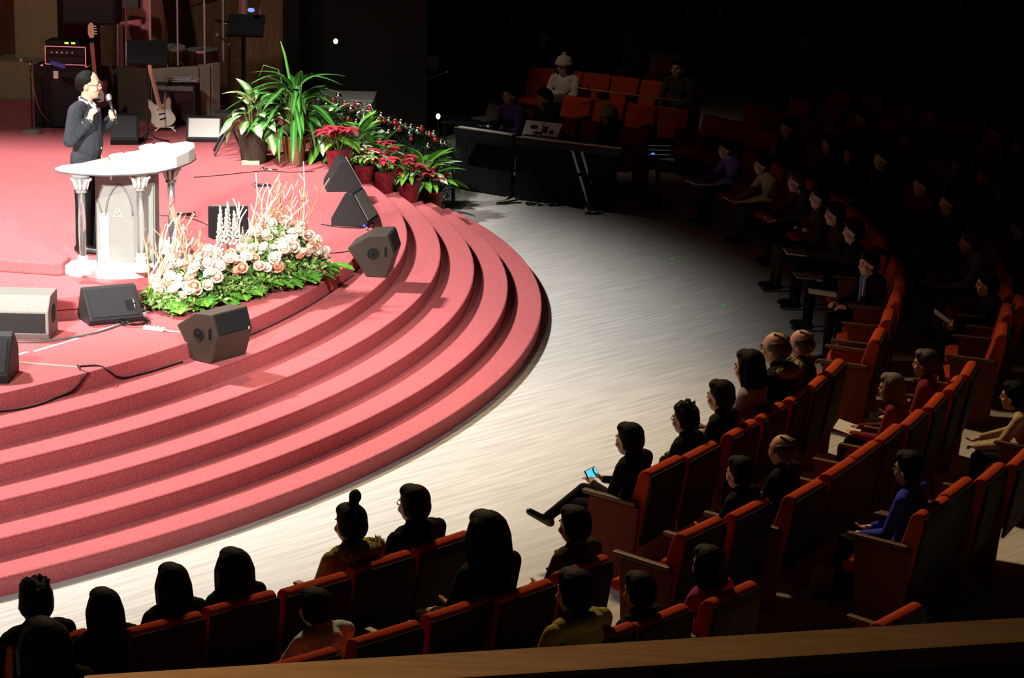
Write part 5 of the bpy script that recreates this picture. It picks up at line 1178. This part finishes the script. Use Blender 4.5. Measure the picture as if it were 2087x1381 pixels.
# laptop on a desk, effects unit, further stands
p = at(985, 222, 1.0); t = thing('sound_desk', 'low black desk with equipment near the garland end', 'desk', (p.x, p.y+.35, 0), .0)
MB().box((0, 0, .78), (1.2, .5, .04)).build('top', M_black, t, bevel=.005)
for x_ in (-.55, .55):
    for y_ in (-.2, .2): MB().tube([(x_, y_, 0), (x_, y_, .76)], .02, 6).build('leg', M_blackm, t)
lp = thing('laptop', 'open laptop seen edge-on above the keyboards', 'laptop', (p.x, p.y+.3, .802), math.radians(-60)); MB().box((0, 0, .01), (.33, .23, .018)).build('base', M_cabgrey, lp); MB().box((0, .13, .125), (.33, .012, .22), Matrix.Rotation(-.2, 4, 'X')).build('lid', M_cabgrey, lp)
music_stand('music stand with a pale open score beyond the garland', 862, 262, .0, .92, -.25, True)
p = at(893, 237, 1.0); t = thing('stand_light', 'small yellow stand light beyond the garland', 'lamp', (p.x, p.y, 0))
M_yel = mat('yellow_lamp', (.85, .85, .35), .4, emit=3.0)
MB().ell((0, 0, 1.0), (.03, .03, .04), 10, 8).build('bulb', M_yel, t, True); MB().tube([(0, 0, 0), (0, 0, .97)], .01, 6).build('pole', M_blackm, t); MB().lathe([(.12, 0), (.12, .02), (.01, .03)], 14).build('base', M_blackm, t)
for u, v, lb in ((762, 36, 'upper yellow wall light in the dark beyond the plants'), (684, 84, 'lower yellow wall light in the dark beyond the plants')):
    p = at_y(u, v, 35.82 if u < 700 else 55.7); t = thing('wall_light', lb, 'lamp', p); MB().ell((0, 0, 0), (.035 if u < 700 else .075, .03, .04 if u < 700 else .085), 10, 8).build('bulb', M_yel, t, True); MB().box((0, .06, 0), (.10, .12, .12)).build('bracket', M_black, t)
# grey riser block beyond the garland and boom stands
p0 = at(652, 200, 1.25); t = thing('equipment_case', 'grey topped equipment case beyond the fir garland', 'case', (p0.x+.35, p0.y+.3, 0)); MB().box((0, 0, .62), (.75, .8, 1.24)).build('body', M_cabgrey, t, bevel=.01); MB().box((0, 0, 1.245), (.78, .83, .02)).build('lid', M_cabgrey, t)
for (u0, v0, u1, v1, z0, lb) in ((800, 188, 911, 145, .75, 'long boom stand with a bright tip beyond the garland'), (1393, 207, 1170, 178, .95, 'long thin boom stand across the middle far row')):
    a_ = at(u0, v0, z0); b_ = at_y(u1, v1, a_.y+.4); t = thing('boom_stand', lb, 'stand', ((a_.x+b_.x)/2, (a_.y+b_.y)/2, 0)); o_ = Vector(t.location)
    MB().tube([a_-o_, b_-o_], .012, 6).build('boom', mat('dull_brass', (.35, .25, .12), .4, metal=.5), t); mm = (a_+b_)/2-o_
    MB().tube([(mm.x, mm.y, 0.03), mm], .014, 8).build('pole', M_blackm, t); MB().lathe([(.2, 0), (.2, .02), (.015, .05)], 16, Matrix.Translation((mm.x, mm.y, 0))).build('base', M_blackm, t)
    MB().ell((b_ if u0 < 1000 else a_)-o_, .03, 10, 8).build('end_ball', M_chrome, t, True)
p = at(1345, 290, .9); t = thing('effects_rack', 'small rack with blue and white lights beside the digital piano', 'equipment', (p.x, p.y+.15, 0))
MB().box((0, 0, .80), (.42, .35, .22)).build('case', M_black, t, bevel=.006); MB().box((0, 0, .345), (.06, .06, .69)).build('pole', M_blackm, t); MB().box((0, 0, .01), (.4, .4, .02)).build('base', M_blackm, t)
for j in range(3): MB().box((0, -.178, .74+.06*j), (.30, .006, .006)).build('silver_line', M_chrome, t)
MB().box((-.09, -.18, .75), (.04, .008, .02)).build('blue_light', mat('blue_led', (.1, .2, .9), .4, emit=1.5), t)
# cable clutter on the orchestra floor
CR = random.Random(9); mw = mat('dull_white_cord', (.42, .40, .34), .7)
for j in range(16):
    u0 = CR.uniform(1030, 1310); v0 = 400+(u0-1030)*.115+CR.uniform(-8, 14); pts = [(u0, v0, 0)]
    for k_ in range(5): u0 += CR.uniform(-28, 34); v0 += CR.uniform(-6, 7); pts.append((u0, v0, 0))
    cable('tangled %s floor cable under the keyboards' % ('pale' if j % 2 else 'black'), pts, .012, mw if j % 2 else M_black, group='%s floor cables under the keyboards' % ('pale' if j % 2 else 'black'))
for u, v, lb in ((1370, 527, 'green floor marker light nearest the keyboards'), (1475, 621, 'green floor marker light nearer the man with a blue tie')):
    p = at(u, v, 0); tag(MB().lathe([(.022, 0), (.020, .008), (.010, .012), (0, .012)], 12).build('floor_marker', mat('green_marker', (.02, .5, .12), .4, emit=.35), None, False, loc=p), lb, 'marker')
